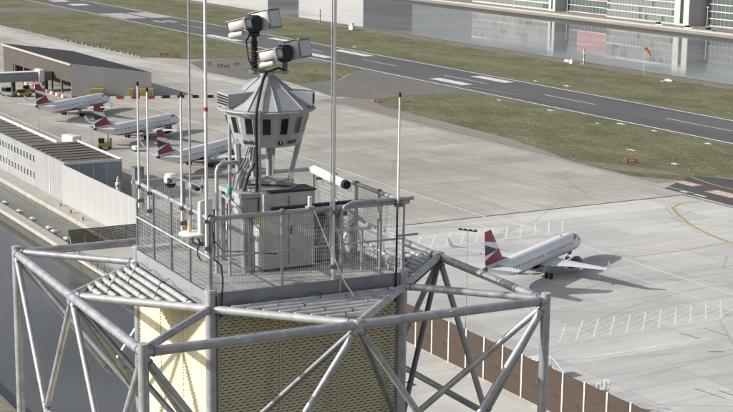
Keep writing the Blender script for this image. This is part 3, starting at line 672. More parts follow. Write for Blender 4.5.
MB().path([(.3, -1.05, DZ), (.3, -1.05, 1.98), (.3, -1.02, 2.06), (.28, -.94, 2.1), (.1, -.55, 2.08)], .034, 10).build('pipe', M['galv_light'], t, 60)
MB().path([(.55, -.92, DZ), (.55, -.92, 2.0)], .026, 10).build('pipe', M['galv'], t, 60)
MB().lathe([(.03, 1.62), (.04, 1.64), (.04, 1.74), (.02, 1.77)], 10, Matrix.Translation((.6, -.94, 0))).build('lamp', M['green_lamp'], t, 50)
t = tower_child_root('cable_loop', 'loose black cable looped over the south-east fence corner', 'cable')
loop = [(1.42 + .16*math.cos(a), -1.72 + .06*math.cos(a), .88 + .17*math.sin(a)) for a in [i*math.pi/7 for i in range(15)]]
MB().path([(1.4, -1.82, 1.12), (1.42, -1.8, 1.05)] + loop, .013, 6).build('cable', M['black'], t, 60)
MB().path([(1.6, -1.68, 1.46), (1.62, -1.62, 1.0), (1.7, -1.66, .82), (1.83, -1.6, .74), (1.85, -1.58, .5), (1.84, -1.6, .1), (1.85, -1.63, -.12)], .017, 6).build('cable', M['black'], t, 60)
MB().path([(.8, -1.3, 1.44), (.82, -1.3, .9), (.95, -1.2, .75), (1.3, -1.0, .80), (1.75, -.6, .82)], .014, 6).build('cable', M['black'], t, 60)
tag(tz0 := MB().path([(1.80, .05, 1.50), (1.92, .22, 1.0), (2.1, .48, .3), (2.2, .64, .02)], .011, 6).build('stay_rope', M['white']), 'thin white stay rope from east fence rail down to louvre tubes', 'rope'); tz0.location = TC; tz0.rotation_euler = (0, 0, TRZ)
t = tower_child_root('tube_camera', 'thick white tube with black end lying along the far fence rail', 'camera')
p0, p1 = Vector((-1.56, 1.66, 1.52)), Vector((-.30, 1.66, 1.46))
MB().tube(p0, p1, .085, n=16).build('tube', M['white'], t, 40); MB().tube(p1 + Vector((.002, 0, 0)), p1 + Vector((.10, 0, 0)), .078, n=16).build('end_cap', M['black'], t, 40)
MB().tube(p0 - Vector((.12, 0, 0)), p0 - Vector((.003, 0, 0)), .06, n=12).build('rear_cap', M['galv'], t, 40)
for x in (-1.4, -.8): MB().bx(x - .03, x + .03, 1.60, 1.74, 1.36, 1.40).build('saddle', M['galv_dark'], t)
t = tower_child_root('pipe_tripod', 'small tripod of grey pipes standing on the deck behind east mast', 'tripod')
for dx, dy in ((-.25, -.2), (.32, -.1), (.02, .36), (.12, .05)): MB().tube((.45 + dx, 1.0 + dy, DZ), (.45, 1.0, 1.12), .032, n=8).build('leg', M['galv_light'], t, 40)
MB().lathe([(.07, 1.06), (.09, 1.1), (.05, 1.2)], 10, Matrix.Translation((.45, 1.0, 0))).build('head', M['galv'], t, 40)
t = tower_child_root('handrail_frame', 'low grey pipe handrail frame inside the deck beside the tripod', 'rail')
for y in (.75, 1.3): MB().tube((1.1, y, DZ), (1.1, y, .95), .024, n=8).build('post', M['galv'], t, 40)
MB().tube((1.1, .7, .95), (1.1, 1.6, .95), .026, n=8).build('rail', M['galv'], t, 40); MB().tube((-.2, 1.45, 1.2), (1.3, 1.5, .9), .03, n=8).build('rail', M['galv'], t, 40); MB().tube((-.4, 1.3, .9), (1.5, 1.55, .55), .025, n=8).build('rail', M['galv_light'], t, 40)
t = tower_child_root('stub_post', 'short white stub post on the rail before the cabinet', 'post')
MB().bx(1.70, 1.76, -.02, .03, 1.45, 1.72).build('post', M['white'], t); MB().bx(1.68, 1.80, -.06, .07, 1.53, 1.56).build('plate', M['galv'], t)

# ------------------------------------------------------------------ aircraft (x = 0 at the nose, pointing +X)
def band(n, v, lo, hi, soft=.02):
    a = n.math('SMOOTHSTEP', v, lo - soft, lo + soft) if False else n.math('GREATER_THAN', v, lo)
    return n.math('MULTIPLY', a, n.math('LESS_THAN', v, hi))
def sep(n):
    s_ = n.new('ShaderNodeSeparateXYZ'); n.l(n.tc.outputs['Object'], s_.inputs[0]); return s_.outputs
WH, BL, RD = (.82, .82, .83), (.016, .022, .075), (.27, .018, .03)
n = N('fuselage_livery'); n.set(.28, 0, .5); X, Y, Z = sep(n)
base = n.mix(n.noise(.6, 4, .6, lo=.35, hi=.7), (.79, .79, .80), WH)
# dark blue belly that climbs towards the tail behind the wing
line = n.math('MINIMUM', n.math('ADD', n.math('MULTIPLY', n.math('ABSOLUTE', n.math('ADD', X, 18.0)), .012), 2.18), 2.5)
belly = n.math('MULTIPLY', n.math('LESS_THAN', Z, line), n.math('MULTIPLY', n.math('LESS_THAN', X, -1.2), n.math('GREATER_THAN', X, -29.5)))
cl = n.mix(belly, base, BL)
u = n.math('ADD', X, 2.2)                                   # ribbon by the front door
cz = n.math('ADD', n.math('MULTIPLY', n.math('MULTIPLY', u, u), -.05), 4.28)
dz = n.math('SUBTRACT', Z, cz)
side = n.math('GREATER_THAN', n.math('ABSOLUTE', Y), .35)
rib = n.math('MULTIPLY', band(n, X, -5.2, -1.9), n.math('MULTIPLY', band(n, dz, -.02, .34), side)); cl = n.mix(rib, cl, RD)
rib2 = n.math('MULTIPLY', band(n, X, -2.9, -1.7), n.math('MULTIPLY', band(n, dz, -.42, -.02), side)); cl = n.mix(rib2, cl, BL)
cap = n.math('LESS_THAN', X, -35.0); cl = n.mix(cap, cl, (.12, .11, .10))
n.col(cl); M['fus'] = n.m
n = N('tail_fin_livery'); n.set(.3); X, Y, Z = sep(n)
uu = n.math('ADD', X, 36.0)                                 # 0 at the trailing edge
lin = lambda a, b: n.math('ADD', n.math('MULTIPLY', uu, b), a)
rt_ = n.math('GREATER_THAN', Z, lin(9.05, -.20))
nv_ = n.math('LESS_THAN', n.math('ABSOLUTE', n.math('SUBTRACT', Z, lin(7.55, -.12))), lin(1.0, -.22))
rb_ = n.math('MULTIPLY', n.math('LESS_THAN', Z, lin(5.7, .30)), n.math('GREATER_THAN', Z, 5.0))
cl = n.mix(rt_, WH, RD); cl = n.mix(nv_, cl, BL); cl = n.mix(rb_, cl, RD)
n.col(cl); M['fin'] = n.m
M['wing'] = plain('wing_paint', (.62, .625, .64), .35, .1, .08, .8, (.42, .42, .43), .4)
M['nacelle'] = plain('nacelle_blue', BL, .3, 0, .1, 2)
M['bare'] = plain('bare_metal', (.42, .42, .42), .3, .8, .15, 3)
def airfoil_ring(xle, chord, y, z, th, nrm='z'):
    pts = [(0, 0), (.06, .5), (.3, 1), (.65, .62), (1, .03), (.65, -.3), (.3, -.55), (.06, -.38)]
    return [(xle - u*chord, y, z + t*th*chord) if nrm == 'z' else (xle - u*chord, y + t*th*chord, z) for u, t in pts]
def make_aircraft():
    t = thing('aircraft', 'x', 'aircraft')
    st = [(0, .06, .06, 2.55), (.25, .38, .36, 2.58), (.7, .72, .70, 2.66), (1.4, 1.02, 1.03, 2.82), (2.2, 1.24, 1.30, 2.97), (3.2, 1.40, 1.53, 3.1), (4.5, 1.49, 1.65, 3.18), (6, 1.505, 1.675, 3.2), (14, 1.505, 1.675, 3.2), (23.5, 1.505, 1.675, 3.2), (26, 1.45, 1.57, 3.3), (28.5, 1.28, 1.33, 3.53), (31, 1.0, 1.03, 3.85), (33.3, .66, .70, 4.2), (35.0, .36, .42, 4.46), (35.9, .18, .22, 4.58), (36.1, .08, .1, 4.6)]
    rings = [[(-x, a*math.cos(2*math.pi*k/28), zc + b*math.sin(2*math.pi*k/28)) for k in range(28)] for x, a, b, zc in st]
    fus = MB().loft(rings).build('fuselage', M['fus'], t, 60)
    def side_pt(x, z, s, off=.012):
        for (x0, a0, b0, c0), (x1, a1, b1, c1) in zip(st, st[1:]):
            if x0 <= x <= x1:
                u = (x - x0)/(x1 - x0); a, b, c = a0+(a1-a0)*u, b0+(b1-b0)*u, c0+(c1-c0)*u
                return Vector((-x, s*(a*math.sqrt(max(0, 1 - ((z-c)/b)**2)) + off), z))
    wm = MB()
    for s in (-1, 1):
        for i in range(29):
            x = 6.3 + i * .80
            if i in (13,): continue
            z0 = 3.52
            vs = [side_pt(x - .13, z0 - .19, s), side_pt(x + .13, z0 - .19, s), side_pt(x + .13, z0 + .19, s), side_pt(x - .13, z0 + .19, s)]
            wm.add(vs, [(0, 1, 2, 3) if s > 0 else (3, 2, 1, 0)])
    stuff(wm.build('cabin_windows', M['darkglass'], fus))
    for s in (-1, 1):
        cw = MB()
        for a, b, z0, z1 in ((1.55, 2.05, 3.3, 3.78), (2.1, 2.6, 3.38, 3.82), (2.65, 3.05, 3.45, 3.8)):
            cw.add([side_pt(a, z0, s), side_pt(b, z0, s), side_pt(b, z1, s), side_pt(a + .25, z1, s) or side_pt(a, z1, s)], [(0, 1, 2, 3) if s > 0 else (3, 2, 1, 0)])
        cw.build('cockpit_window', M['darkglass'], fus)
        for x0, x1, z0, z1 in ((4.2, 5.0, 2.45, 4.3), (27.2, 27.9, 2.9, 4.35)):
            d = MB(); e = .05
            for (a, b, c, f) in ((x0, x0+e, z0, z1), (x1-e, x1, z0, z1), (x0, x1, z0, z0+e), (x0, x1, z1-e, z1)):
                d.add([side_pt(a, c, s), side_pt(b, c, s), side_pt(b, f, s), side_pt(a, f, s)], [(0, 1, 2, 3)])
            d.build('door', M['bare'], fus)
    for s in (-1, 1):
        wg = MB().loft([airfoil_ring(-11.6, 6.9, s*1.1, 1.98, .062), airfoil_ring(-13.0, 5.0, s*3.4, 2.2, .06), airfoil_ring(-14.9, 3.55, s*6.6, 2.55, .055), airfoil_ring(-19.2, 1.55, s*13.7, 3.42, .05)])
        wing = wg.build('wing', M['wing'], t, 40)
        MB().loft([airfoil_ring(-19.22, 1.5, s*13.72, 3.42, .05), airfoil_ring(-19.7, 1.2, s*14.1, 3.75, .05), airfoil_ring(-20.75, .55, s*14.36, 5.0, .06)]).build('winglet', M['fus'], wing, 50)
        for yy, xx, zz_ in ((5.9, -17.6, 2.33), (9.2, -19.2, 2.75), (3.6, -17.1, 2.05)):
            MB().lathe([(.02, -1.1), (.14, -.6), (.17, .1), (.1, .7), (.02, 1.1)], 8, Matrix.Translation((xx, s*yy, zz_)) @ Matrix.Rotation(R(90), 4, 'Y')).build('flap_fairing', M['wing'], wing, 50)
        Mx = Matrix.Translation((-10.2, s*4.35, 1.62)) @ Matrix.Rotation(R(-90), 4, 'Y')
        en = MB().lathe([(.72, .02), (.80, -.03), (.88, .15), (.93, .9), (.92, 1.8), (.80, 2.7), (.66, 3.2), (.5, 3.22)], 24, Mx, caps=False).build('engine', M['nacelle'], t, 50)
        MB().lathe([(.705, .04), (.76, -.035), (.835, .03), (.85, .12)], 24, Mx, caps=False).build('intake_lip', M['bare'], en, 50)
        MB().lathe([(.01, .35), (.25, .55), (.70, .62)], 20, Mx).build('fan', M['steel_grey'], en, 50)
        MB().lathe([(.50, 2.9), (.46, 3.5), (.25, 4.0), (.02, 4.25)], 16, Mx).build('exhaust_cone', M['steel_grey'], en, 50)
        MB().add([(-11.2, s*4.35 - .1, 2.35), (-11.2, s*4.35 + .1, 2.35), (-14.6, s*4.35 + .1, 2.30), (-14.6, s*4.35 - .1, 2.30), (-12.6, s*4.35 - .1, 2.75), (-12.6, s*4.35 + .1, 2.75), (-15.4, s*4.35 + .1, 2.5), (-15.4, s*4.35 - .1, 2.5)], [(0, 1, 2, 3), (4, 7, 6, 5), (0, 4, 5, 1), (1, 5, 6, 2), (2, 6, 7, 3), (3, 7, 4, 0)]).build('pylon', M['wing'], en)
        MB().loft([airfoil_ring(-31.2, 3.6, s*.3, 4.55, .05), airfoil_ring(-34.5, 1.55, s*6.0, 5.05, .045)]).build('tailplane', M['wing'], t, 40)
        mg = MB().tube((-18.5, s*2.97, 2.0), (-18.4, s*2.97, .5), .12, n=8).build('main_gear', M['bare'], t, 40)
        for dy in (-.42, .42): MB().lathe([(.25, -.16), (.46, -.14), (.50, -.05), (.50, .05), (.46, .14), (.25, .16)], 16, Matrix.Translation((-18.4, s*2.97 + dy, .5)) @ Matrix.Rotation(R(90), 4, 'X')).build('wheel', M['tyre'], mg, 40)
        MB().bx(-19.2, -17.8, s*2.3 - .02, s*2.3 + .02, 1.15, 1.9).build('gear_door', M['wing'], mg)
    fin = MB().loft([airfoil_ring(-27.2, 8.0, 0, 4.85, .02, 'y'), airfoil_ring(-29.6, 5.8, 0, 5.5, .045, 'y'), airfoil_ring(-33.4, 2.45, 0, 10.1, .05, 'y'), airfoil_ring(-33.75, 2.1, 0, 10.5, .035, 'y')]).build('tail_fin', M['fin'], t, 40)
    ng = MB().tube((-4.6, 0, 1.8), (-4.6, 0, .36), .08, n=8).build('nose_gear', M['bare'], t, 40)
    for dy in (-.2, .2): MB().lathe([(.18, -.1), (.33, -.09), (.36, 0), (.33, .09), (.18, .1)], 14, Matrix.Translation((-4.6, dy, .36)) @ Matrix.Rotation(R(90), 4, 'X')).build('wheel', M['tyre'], ng, 40)
    MB().bx(-5.2, -3.8, -.42, -.39, 1.1, 1.7).build('gear_door', M['fus'], ng)
    MB().loft([airfoil_ring(-11.0, 9.0, -1.35, 1.75, .04), airfoil_ring(-10.6, 9.8, 0, 1.6, .06), airfoil_ring(-11.0, 9.0, 1.35, 1.75, .04)]).build('belly_fairing', M['nacelle'], t, 50)
    MB().add([(-7.4, -.02, 4.85), (-8.2, -.02, 4.85), (-8.1, 0, 5.2), (-7.4, .02, 4.85), (-8.2, .02, 4.85)], [(0, 1, 2), (3, 2, 4), (0, 2, 3), (1, 4, 2)]).build('blade_aerial', M['white'], fus)
    return t
ac = make_aircraft()
AC = [(-207.6, 160.3, 118.8, 'white jet with blue belly parked alone on the pale new apron'),
      (-421.6, 152.9, 127.0, 'white jet parked farthest away, before the grey shed wall'),
      (-373.6, 154.7, 122.5, 'white jet in the middle of the row of three at left'),
      (-329.6, 152.4, 124.5, 'white jet nearest the tower in the row, nose hidden by the cab legs')]
for i, (x, y, h, lb) in enumerate(AC):
    o = ac if i == 0 else copy_tree(ac)
    o.location = (x, y, .02); o.rotation_euler = (0, 0, R(h)); tag(o, lb, 'aircraft', 'parked passenger jets')

# ------------------------------------------------------------------ brown barrier wall with white posts
bw = thing('barrier_wall', 'tall brown boarded barrier wall with white posts across the apron edge', 'barrier', (0, 106.4, 0))
pm = MB().bx(-2.02, 2.02, -.06, .06, .05, 5.4).mesh('panel', M['barrier'])
pp = MB().bx(-.11, .11, -.16, .16, 0, 5.62).mesh('post', M['white'])
for i in range(36):
    x = -248.3 + i * 4.18
    inst('panel', pm, bw, (x + 2.09, 0, rnd.uniform(-.03, .03))); inst('post', pp, bw, (x, -.03, 0))
MB().bx(-248.3, -100, -.2, .2, 0, .045).build('plinth', M['concrete_lt'], bw)

# ------------------------------------------------------------------ white acoustic wall and office block on the quay
aw = thing('acoustic_wall', 'tall white panelled wall continuing from the office block along the quay', 'wall', (0, 95.5, 0))
pm = MB().bx(-1.97, 1.97, -.07, .07, .2, 7.9).mesh('panel', M['whitewall'])
for i in range(10):
    x = -290.6 + i * 4.06; inst('panel', pm, aw, (x + 2.03, 0, rnd.uniform(-.03, .03)))
    MB().bx(x - .055, x + .05, -.10, .10, .15, 7.95).build('post', M['white'], aw)
MB().bx(-290.6, -250.0, -.13, .13, .0, .2).build('plinth', M['concrete_lt'], aw)
M['office'] = plain('office_render', (.31, .313, .32), .6, 0, .07, .35, (.22, .22, .22), .6)
M['office_end'] = plain('office_end_panels', (.30, .33, .38), .35, 0, .12, .6, (.18, .2, .24), .6)
M['roofing'] = plain('roof_felt', (.14, .13, .115), .9, 0, .25, .5, (.2, .19, .17), .6)
M['roof_slat'] = plain('roof_slat_brown', (.12, .108, .092), .8, 0, .2, .8)
ob = thing('office_block', 'long grey two-storey office block with small square windows on the quay', 'building', (0, 0, 0))
OX0, OX1 = -430.0, -291.0
MB().bx(OX0, OX1, 96.0, 103.5, 0, 7.6).build('wall', M['office'], ob)
MB().bx(-318, OX1 - .01, 103.5, 108.0, 0, 7.58).build('wall', M['office_end'], ob)
MB().bx(OX1, OX1 + .06, 96.3, 107.8, .2, 7.4).build('end_panel', M['office_end'], ob)
for y in (99, 101.9, 104.8): MB().bx(OX1 + .06, OX1 + .10, y - .06, y + .06, .2, 7.4).build('mullion', M['white'], ob)
rf = MB().bx(OX0, -318, 96.3, 103.2, 7.6, 7.72).build('roof', M['roofing'], ob)
MB().bx(OX0, OX1 + .1, 95.9, 96.25, 7.6, 8.05).build('parapet', M['office'], rf)
MB().bx(OX0, -318, 103.25, 103.55, 7.6, 8.25).build('parapet', M['white'], rf)
MB().tube((OX0, 103.4, 9.1), (-314, 103.4, 9.1), .05, n=6).build('hand_rail', M['galv_light'], rf)
for i in range(48): MB().tube((OX0 + i*2.4, 103.4, 8.2), (OX0 + i*2.4, 103.4, 9.1), .04, n=6).build('rail_post', M['galv_light'], rf)
for i in range(26): MB().bx(OX0 + 3 + i*4.2, OX0 + 3.2 + i*4.2, 96.6, 103.1, 7.72, 7.83).build('roof_joint', M['roof_slat'], rf)
lr = MB().bx(-317.6, OX1 - .05, 96.6, 107.7, 7.6, 7.75).build('louvre_roof', M['roofing'], ob)
for i in range(8): MB().bx(-317.2 + i*3.25, -315.0 + i*3.25, 96.9, 107.4, 7.8, 8.0).build('roof_slat', M['roof_slat'], lr)
MB().bx(-317.7, OX1 + .1, 107.75, 108.05, 7.6, 8.2).build('parapet', M['white'], lr); MB().bx(OX1 - .1, OX1 + .15, 96.27, 107.72, 7.6, 8.15).build('parapet', M['white'], lr)
wmesh = MB().bx(-.42, .42, -.02, .02, -.75, .75).mesh('window', M['darkglass'])
fmesh = MB(); 
for a in ((-.50, -.425, -.05, .02, -.83, .83), (.425, .50, -.05, .02, -.83, .83), (-.42, .42, -.05, .02, .755, .83), (-.46, .46, -.09, .02, -.86, -.755)): fmesh.bx(*a)
fmesh = fmesh.mesh('window_frame', M['white_clean'])
for i in range(36):
    for z in (2.35, 5.9):
        x = -311.5 - i * 2.22 + .3
        if x > -392: o = inst('window', wmesh, ob, (x, 95.97, z)); inst('window_frame', fmesh, o)
MB().bx(-300.8, -300.5, 95.9, 96, .2, 7.6).build('downpipe', M['white'], ob); MB().bx(-330.5, -330.3, 95.9, 96, .2, 7.6).build('downpipe', M['white'], ob)
t = thing('box_truck', 'white boxy catering truck standing behind the office roof', 'truck', (-352.5, 118.5, 0), R(12))
MB().bevbox(-3.2, 2.0, -1.25, 1.25, .9, 3.7, .15).build('cargo_box', M['white'], t); MB().bevbox(2.05, 3.9, -1.15, 1.15, .6, 2.5, .3).build('driver_cab', M['white'], t); MB().bx(3.3, 3.92, -.95, .95, 1.6, 2.2).build('windscreen', M['darkglass'], t)
for x in (-2, 2.7):
    for s in (-1, 1): MB().lathe([(.2, -.15), (.48, -.12), (.48, .12), (.2, .15)], 14, Matrix.Translation((x, s*1.1, .48)) @ Matrix.Rotation(R(90), 4, 'X')).build('wheel', M['tyre'], t)
# ledge clutter: floats in the basin and blocks on the inner ledge
def flt(x, y, label, k):
    t = thing('mooring_float', label, 'float', (x, y, -.7), rnd.uniform(0, 3), 'floats in the basin')
    MB().lathe([(.55, -.15), (.75, 0), (.75, .3), (.45, .42)], 12).build('hull', M['white'], t, 40)
    MB().lathe([(.46, .425), (.36, .55), (.15, .6)], 12).build('top', M['marking_red'], t, 40)
for k, (x, y, lb) in enumerate(((-289.7, 86.2, 'red and white float nearest the picture edge in the basin'), (-281.5, 86.3, 'second red and white float from the picture edge'), (-272.3, 86.6, 'left one of the close pair of floats'), (-268.8, 86.4, 'right one of the close pair of floats'), (-261.8, 86.5, 'float nearest the dark slatted fence'), (-299.5, 86.3, 'farthest float, half cut by the picture edge'))): flt(x, y, lb, k)
for k, (x, y, lb) in enumerate(((-287.4, 93.7, 'pale bollard on the inner ledge, left of three'), (-280.1, 93.3, 'pale bollard on the inner ledge, middle of three'), (-272.8, 93.2, 'pale bollard on the inner ledge, right of three'))):
    t = thing('mooring_bollard', lb, 'bollard', (x, y, .15), 0, 'bollards on the inner ledge')
    MB().lathe([(.35, 0), (.3, .1), (.22, .35), (.36, .45), (.36, .6), (.2, .66)], 12).build('body', M['marking_red'], t, 40); MB().bx(-.5, .5, -.4, .4, -.01, .04).build('base', M['concrete_lt'], t)
# dark slatted fence across the ledge
sf = thing('slatted_fence', 'dark slatted timber fence with grey posts crossing the quay basin end', 'fence', (-250.6, 83.0, 0))
sl = MB().bx(-.03, .03, 0, 13.4, 0, .17).mesh('slat', M['timber'])
for i in range(15): inst('slat', sl, sf, (rnd.uniform(-.012, .012), 0, .35 + i * .212))
for i in range(6):
    y = .2 + i * 2.6; MB().bx(.035, .14, y - .05, y + .05, 0, 3.6).build('post', M['galv_dark'], sf)
    MB().tube((.15, y, 2.4), (1.3, y, .02), .05, n=6).build('prop', M['galv_light'], sf)
t = thing('quay_fence', 'dark low mesh fence below the slatted fence at the water edge', 'fence', (-247, 82.7, 0))
for i in range(9): MB().bx(-.05 + i*3, .05 + i*3, -.05, .05, -.05, 1.2).build('post', M['timber'], t)
for z in (.3, .6, .9, 1.15): MB().bx(-.1, 24.1, -.03, .03, z, z + .08).build('rail', M['timber'], t)
# oil-drum bollard and dark plate behind the white wall
t = thing('striped_marker', 'small red and white marker post standing behind the white wall', 'marker', (-269.0, 99.0, 0))
MB().lathe([(.5, 0), (.4, 6.6), (.5, 6.7), (.5, 7.5), (.35, 7.6)], 10).build('pillar', M['white'], t, 40); MB().lathe([(.3, 7.62), (.32, 8.1), (.22, 8.2), (.22, 8.6), (.1, 8.7)], 10).build('lamp', plain('salmon_paint', (.62, .42, .37), .5), t, 40); MB().lathe([(.53, 6.8), (.53, 7.2)], 10).build('yellow_ring', M['yellow'], t)
t = thing('plant_tower', 'narrow dark plant enclosure rising behind the white wall beside marker', 'enclosure', (-266.5, 102.0, 0))
MB().bx(-.9, .9, -.9, .9, 0, 10.6).build('body', M['steel_grey'], t); MB().bx(.91, .95, -.7, .7, 1, 10.2).build('panel', M['office_end'], t); MB().bx(-1, 1, -1, 1, 10.6, 10.75).build('cap', M['galv_dark'], t)

# ------------------------------------------------------------------ shed at the far end of the apron
M['shed_side'] = plain('shed_brown_cladding', (.075, .066, .054), .75, 0, .15, .25, (.10, .09, .075), .6)
M['shed_front'] = plain('shed_grey_cladding', (.30, .30, .308), .55, .1, .08, .2, (.25, .25, .255), .5)
M['shed_roof'] = plain('shed_dark_roof', (.030, .029, .030), .8, 0, .3, .15, (.06, .058, .055), .5)
sh = thing('apron_shed', 'long shed with dark sloping roof and grey end wall beyond the jets', 'building', (0, 0, 0))
def quadbox(name, p, th, mat, parent):        # p: 4 corners of a wall or roof sheet, thickened
    a, b, c, d = [Vector(q) for q in p]; nn = (b - a).cross(d - a).normalized() * th
    return MB().loft([[a, b, c, d], [a + nn, b + nn, c + nn, d + nn]]).build(name, mat, parent)
F0, F1 = (-449.6, 151.2), (-439.6, 173.2)
quadbox('end_wall', [(*F0, 0), (*F1, 0), (*F1, 7.6), (*F0, 10.2)], -.4, M['shed_front'], sh)
quadbox('roof', [(-523, 151.4, 9.95), (-450.4, 151.4, 9.95), (-440.8, 172.8, 7.45), (-512, 172.8, 7.45)], .3, M['shed_roof'], sh)
quadbox('side_wall', [(-522.8, 151.6, 4.2), (-450.5, 151.6, 4.2), (-450.5, 151.6, 9.9), (-522.8, 151.6, 9.9)], -.3, M['shed_side'], sh)
MB().bx(-523.2, -450.0, 150.9, 151.45, 9.55, 10.15).build('fascia', M['concrete_lt'], sh)
quadbox('rear_wall', [(-512, 172.6, 0), (-441.2, 172.6, 0), (-441.2, 172.6, 7.4), (-512, 172.6, 7.4)], -.3, M['shed_side'], sh)
MB().bx(-522.8, -511.9, 151.7, 172.5, 0, 7.2).build('west_wall', M['shed_side'], sh)
for i in range(8): MB().bx(-521 + i*9.8, -520.4 + i*9.8, 151.9, 152.5, 0, 4.2).build('column', M['steel_grey'], sh)
wk = thing('covered_walkway', 'grey raised covered walkway meeting the shed from the left', 'walkway', (-469.5, 0, 0))
MB().bx(-1.6, 1.6, 95, 146.4, 3.2, 6.0).build('tube_body', M['office'], wk); MB().bx(-1.8, 1.8, 95, 146.4, 6.0, 6.2).build('roof', M['white'], wk)
MB().bevbox(-2.4, 2.6, 146.5, 148.4, 2.9, 6.8, .25).build('joint_frame', M['white'], wk); MB().bx(-1.5, 1.5, 148.4, 151.1, 3.2, 6.1).build('end_section', M['steel_grey'], wk)
for y in (104, 116, 128, 139, 149.5): MB().bx(-.9, .9, y - .4, y + .4, 0, 3.2).build('support', M['concrete_wall'], wk)
for i in range(22): MB().bx(1.61, 1.64, 97 + i*2.2, 98.6 + i*2.2, 4.2, 5.2).build('window', M['office_end'], wk)
# barriers, containers, carts near the shed
rb = MB().bx(-.95, .95, -.25, .25, 0, .3).bx(-.95, .95, -.13, .13, .3, .85)
rbm = {k: rb.mesh('barrier', M[k]) for k in ('red', 'white')}
def brow(p0, p1, nn, where, cols=('red', 'white')):
    p0, p1 = Vector(p0), Vector(p1); rz = math.atan2(p1.y-p0.y, p1.x-p0.x)
    for i in range(nn):
        q_ = p0.lerp(p1, i/(nn-1)); c_ = cols[i % 2]
        t = thing('plastic_barrier', f'{c_ if c_ != "black" else "dark"} plastic barrier block in the row {where}', 'barrier', (q_.x, q_.y, .02), rz, 'barrier blocks ' + where)
        b_ = inst('body', BM[c_], t, (0, 0, 0)); inst('lifting_lug', LUG, t, (0, 0, 0))
LUG = MB().bx(-.2, .2, -.08, .08, .85, .92).mesh('lifting_lug', M['steel_grey'])
BM = dict(rbm); BM['black'] = rb.mesh('barrier', M['black'])
brow((-444.6, 150.5), (-435.4, 173.6), 12, 'along the foot of the shed end wall')
brow((-488, 147.8), (-449.6, 148.2), 16, 'left of the shed under the walkway')
brow((-436, 176.5), (-424, 208), 16, 'right of the shed across the concrete', ('black', 'white'))
def container(label, x, y, L, rz):
    t = thing('cargo_container', label, 'container', (x, y, .02), rz, 'yellow containers by the shed wall')
    MB().bx(-L/2, L/2, -1, 1, .25, 2.7).build('body', M['yellow'], t); MB().bx(-L/2 - .06, L/2 + .06, -1.05, 1.05, 2.7, 2.8).build('lid', M['yellow'], t); MB().bx(-L/2 + .1, L/2 - .1, -.9, .9, 0, .25).build('skid', M['black'], t)
    for k in range(int(L/.7)): MB().bx(-L/2 + .3 + k*.7, -L/2 + .4 + k*.7, -1.06, -1.0, .3, 2.65).build('rib', M['yellow'], t)
container('yellow container at the left end of the grey shed wall', -445.0, 157.6, 4.2, R(66)); container('yellow container at the right end of the grey shed wall', -438.9, 171.3, 4.0, R(66)); container('small yellow container between the two larger ones', -440.9, 167.0, 1.4, R(66))
def cart(name, label, cat, x, y, rz, L, wd, ht, mat, roof=True, group=None):
    t = thing(name, label, cat, (x, y, .02), rz, group)
    MB().bevbox(-L/2, L/2, -wd/2, wd/2, .4, ht*.55, .12).build('body', M[mat], t)
    MB().bevbox(-L/2 + .1, -L/2 + L*.45, -wd/2 + .1, wd/2 - .1, ht*.55, ht, .12).build('driver_cab', M['darkglass'], t)
    if roof: MB().bx(-L/2 + .05, -L/2 + L*.48, -wd/2 + .05, wd/2 - .05, ht, ht + .1).build('roof', M[mat], t)
    for x_ in (-L*.32, L*.32):
        for s in (-1, 1): MB().lathe([(.15, -.12), (.38, -.1), (.38, .1), (.15, .12)], 12, Matrix.Translation((x_, s*(wd/2 - .1), .38)) @ Matrix.Rotation(R(90), 4, 'X')).build('wheel', M['tyre'], t)
    return t
t = cart('baggage_tug', 'yellow baggage tug with mast on the apron by the office roof', 'tug', -351.5, 126.2, R(75), 3.4, 1.8, 2.7, 'yellow'); MB().bx(.6, .9, -.6, .6, .9, 3.6).build('lift_mast', M['yellow'], t); MB().bx(1.2, 1.6, -.7, .7, .5, 2.6).build('load_guard', M['steel_grey'], t)
cart('airfield_truck', 'dark service truck under the walkway near the left picture edge', 'truck', -459, 134.6, R(20), 5.5, 2.2, 2.6, 'steel_grey'); cart('airfield_truck', 'yellow striped service truck beside the darker one under walkway', 'truck', -456.6, 138.5, R(100), 4.5, 2.0, 2.3, 'yellow')
cart('airfield_van', 'dark van beneath the far jet wing by the row of barriers', 'van', -466, 143.5, R(60), 4.8, 1.9, 2.0, 'steel_grey')
tag(MB().bevbox(-1.2, 1.2, -.6, .6, 0, .9, .12).build('luggage_dolly', M['white']), 'low white dolly left between the two near jets of the row', 'dolly'); bpy.data.objects['luggage_dolly'].location = (-345.5, 131.8, .3)
for s in (-.8, .8): MB().bx(s - .15, s + .15, -.65, .65, -.28, 0).build('wheel_bar', M['tyre'], bpy.data.objects['luggage_dolly'])
# lamp posts
def lamp(label, x, y, h, kind):
    t = thing('lamp_post', label, 'lamp post', (x, y, 0))
    MB().tube((0, 0, 0), (0, 0, h), .075, .05, 8).build('pole', M['galv'], t, 40); MB().bx(-.25, .25, -.25, .25, 0, .25).build('foot', M['concrete_lt'], t)
    if kind == 'T':
        MB().tube((-.45, -.9, h + .12), (.45, .9, h - .1), .07, n=8).build('cross_arm', M['galv_dark'], t)
        for k in range(4):
            u = -1 + k*.66; MB().bx(-.22, .22, -.14, .14, -.06, .14, Matrix.Translation((.45*u, .9*u, h + .06 - .11*u))).build('lamp_head', M['black'], t)
    else: MB().bevbox(-.9, .9, -.25, .25, h, h + .2, .06).build('lamp_head', M['galv_dark'], t)
    return t
lamp('tall thin floodlight pole rising behind the brown barrier wall', -162.5, 107.4, 18.2, 'T'); lamp('single grey lamp post on the apron by the office block', -371.5, 116.2, 8.0, 'L'); lamp('slim lamp post at the end of the office block roof', -316, 110.5, 11, 'L')
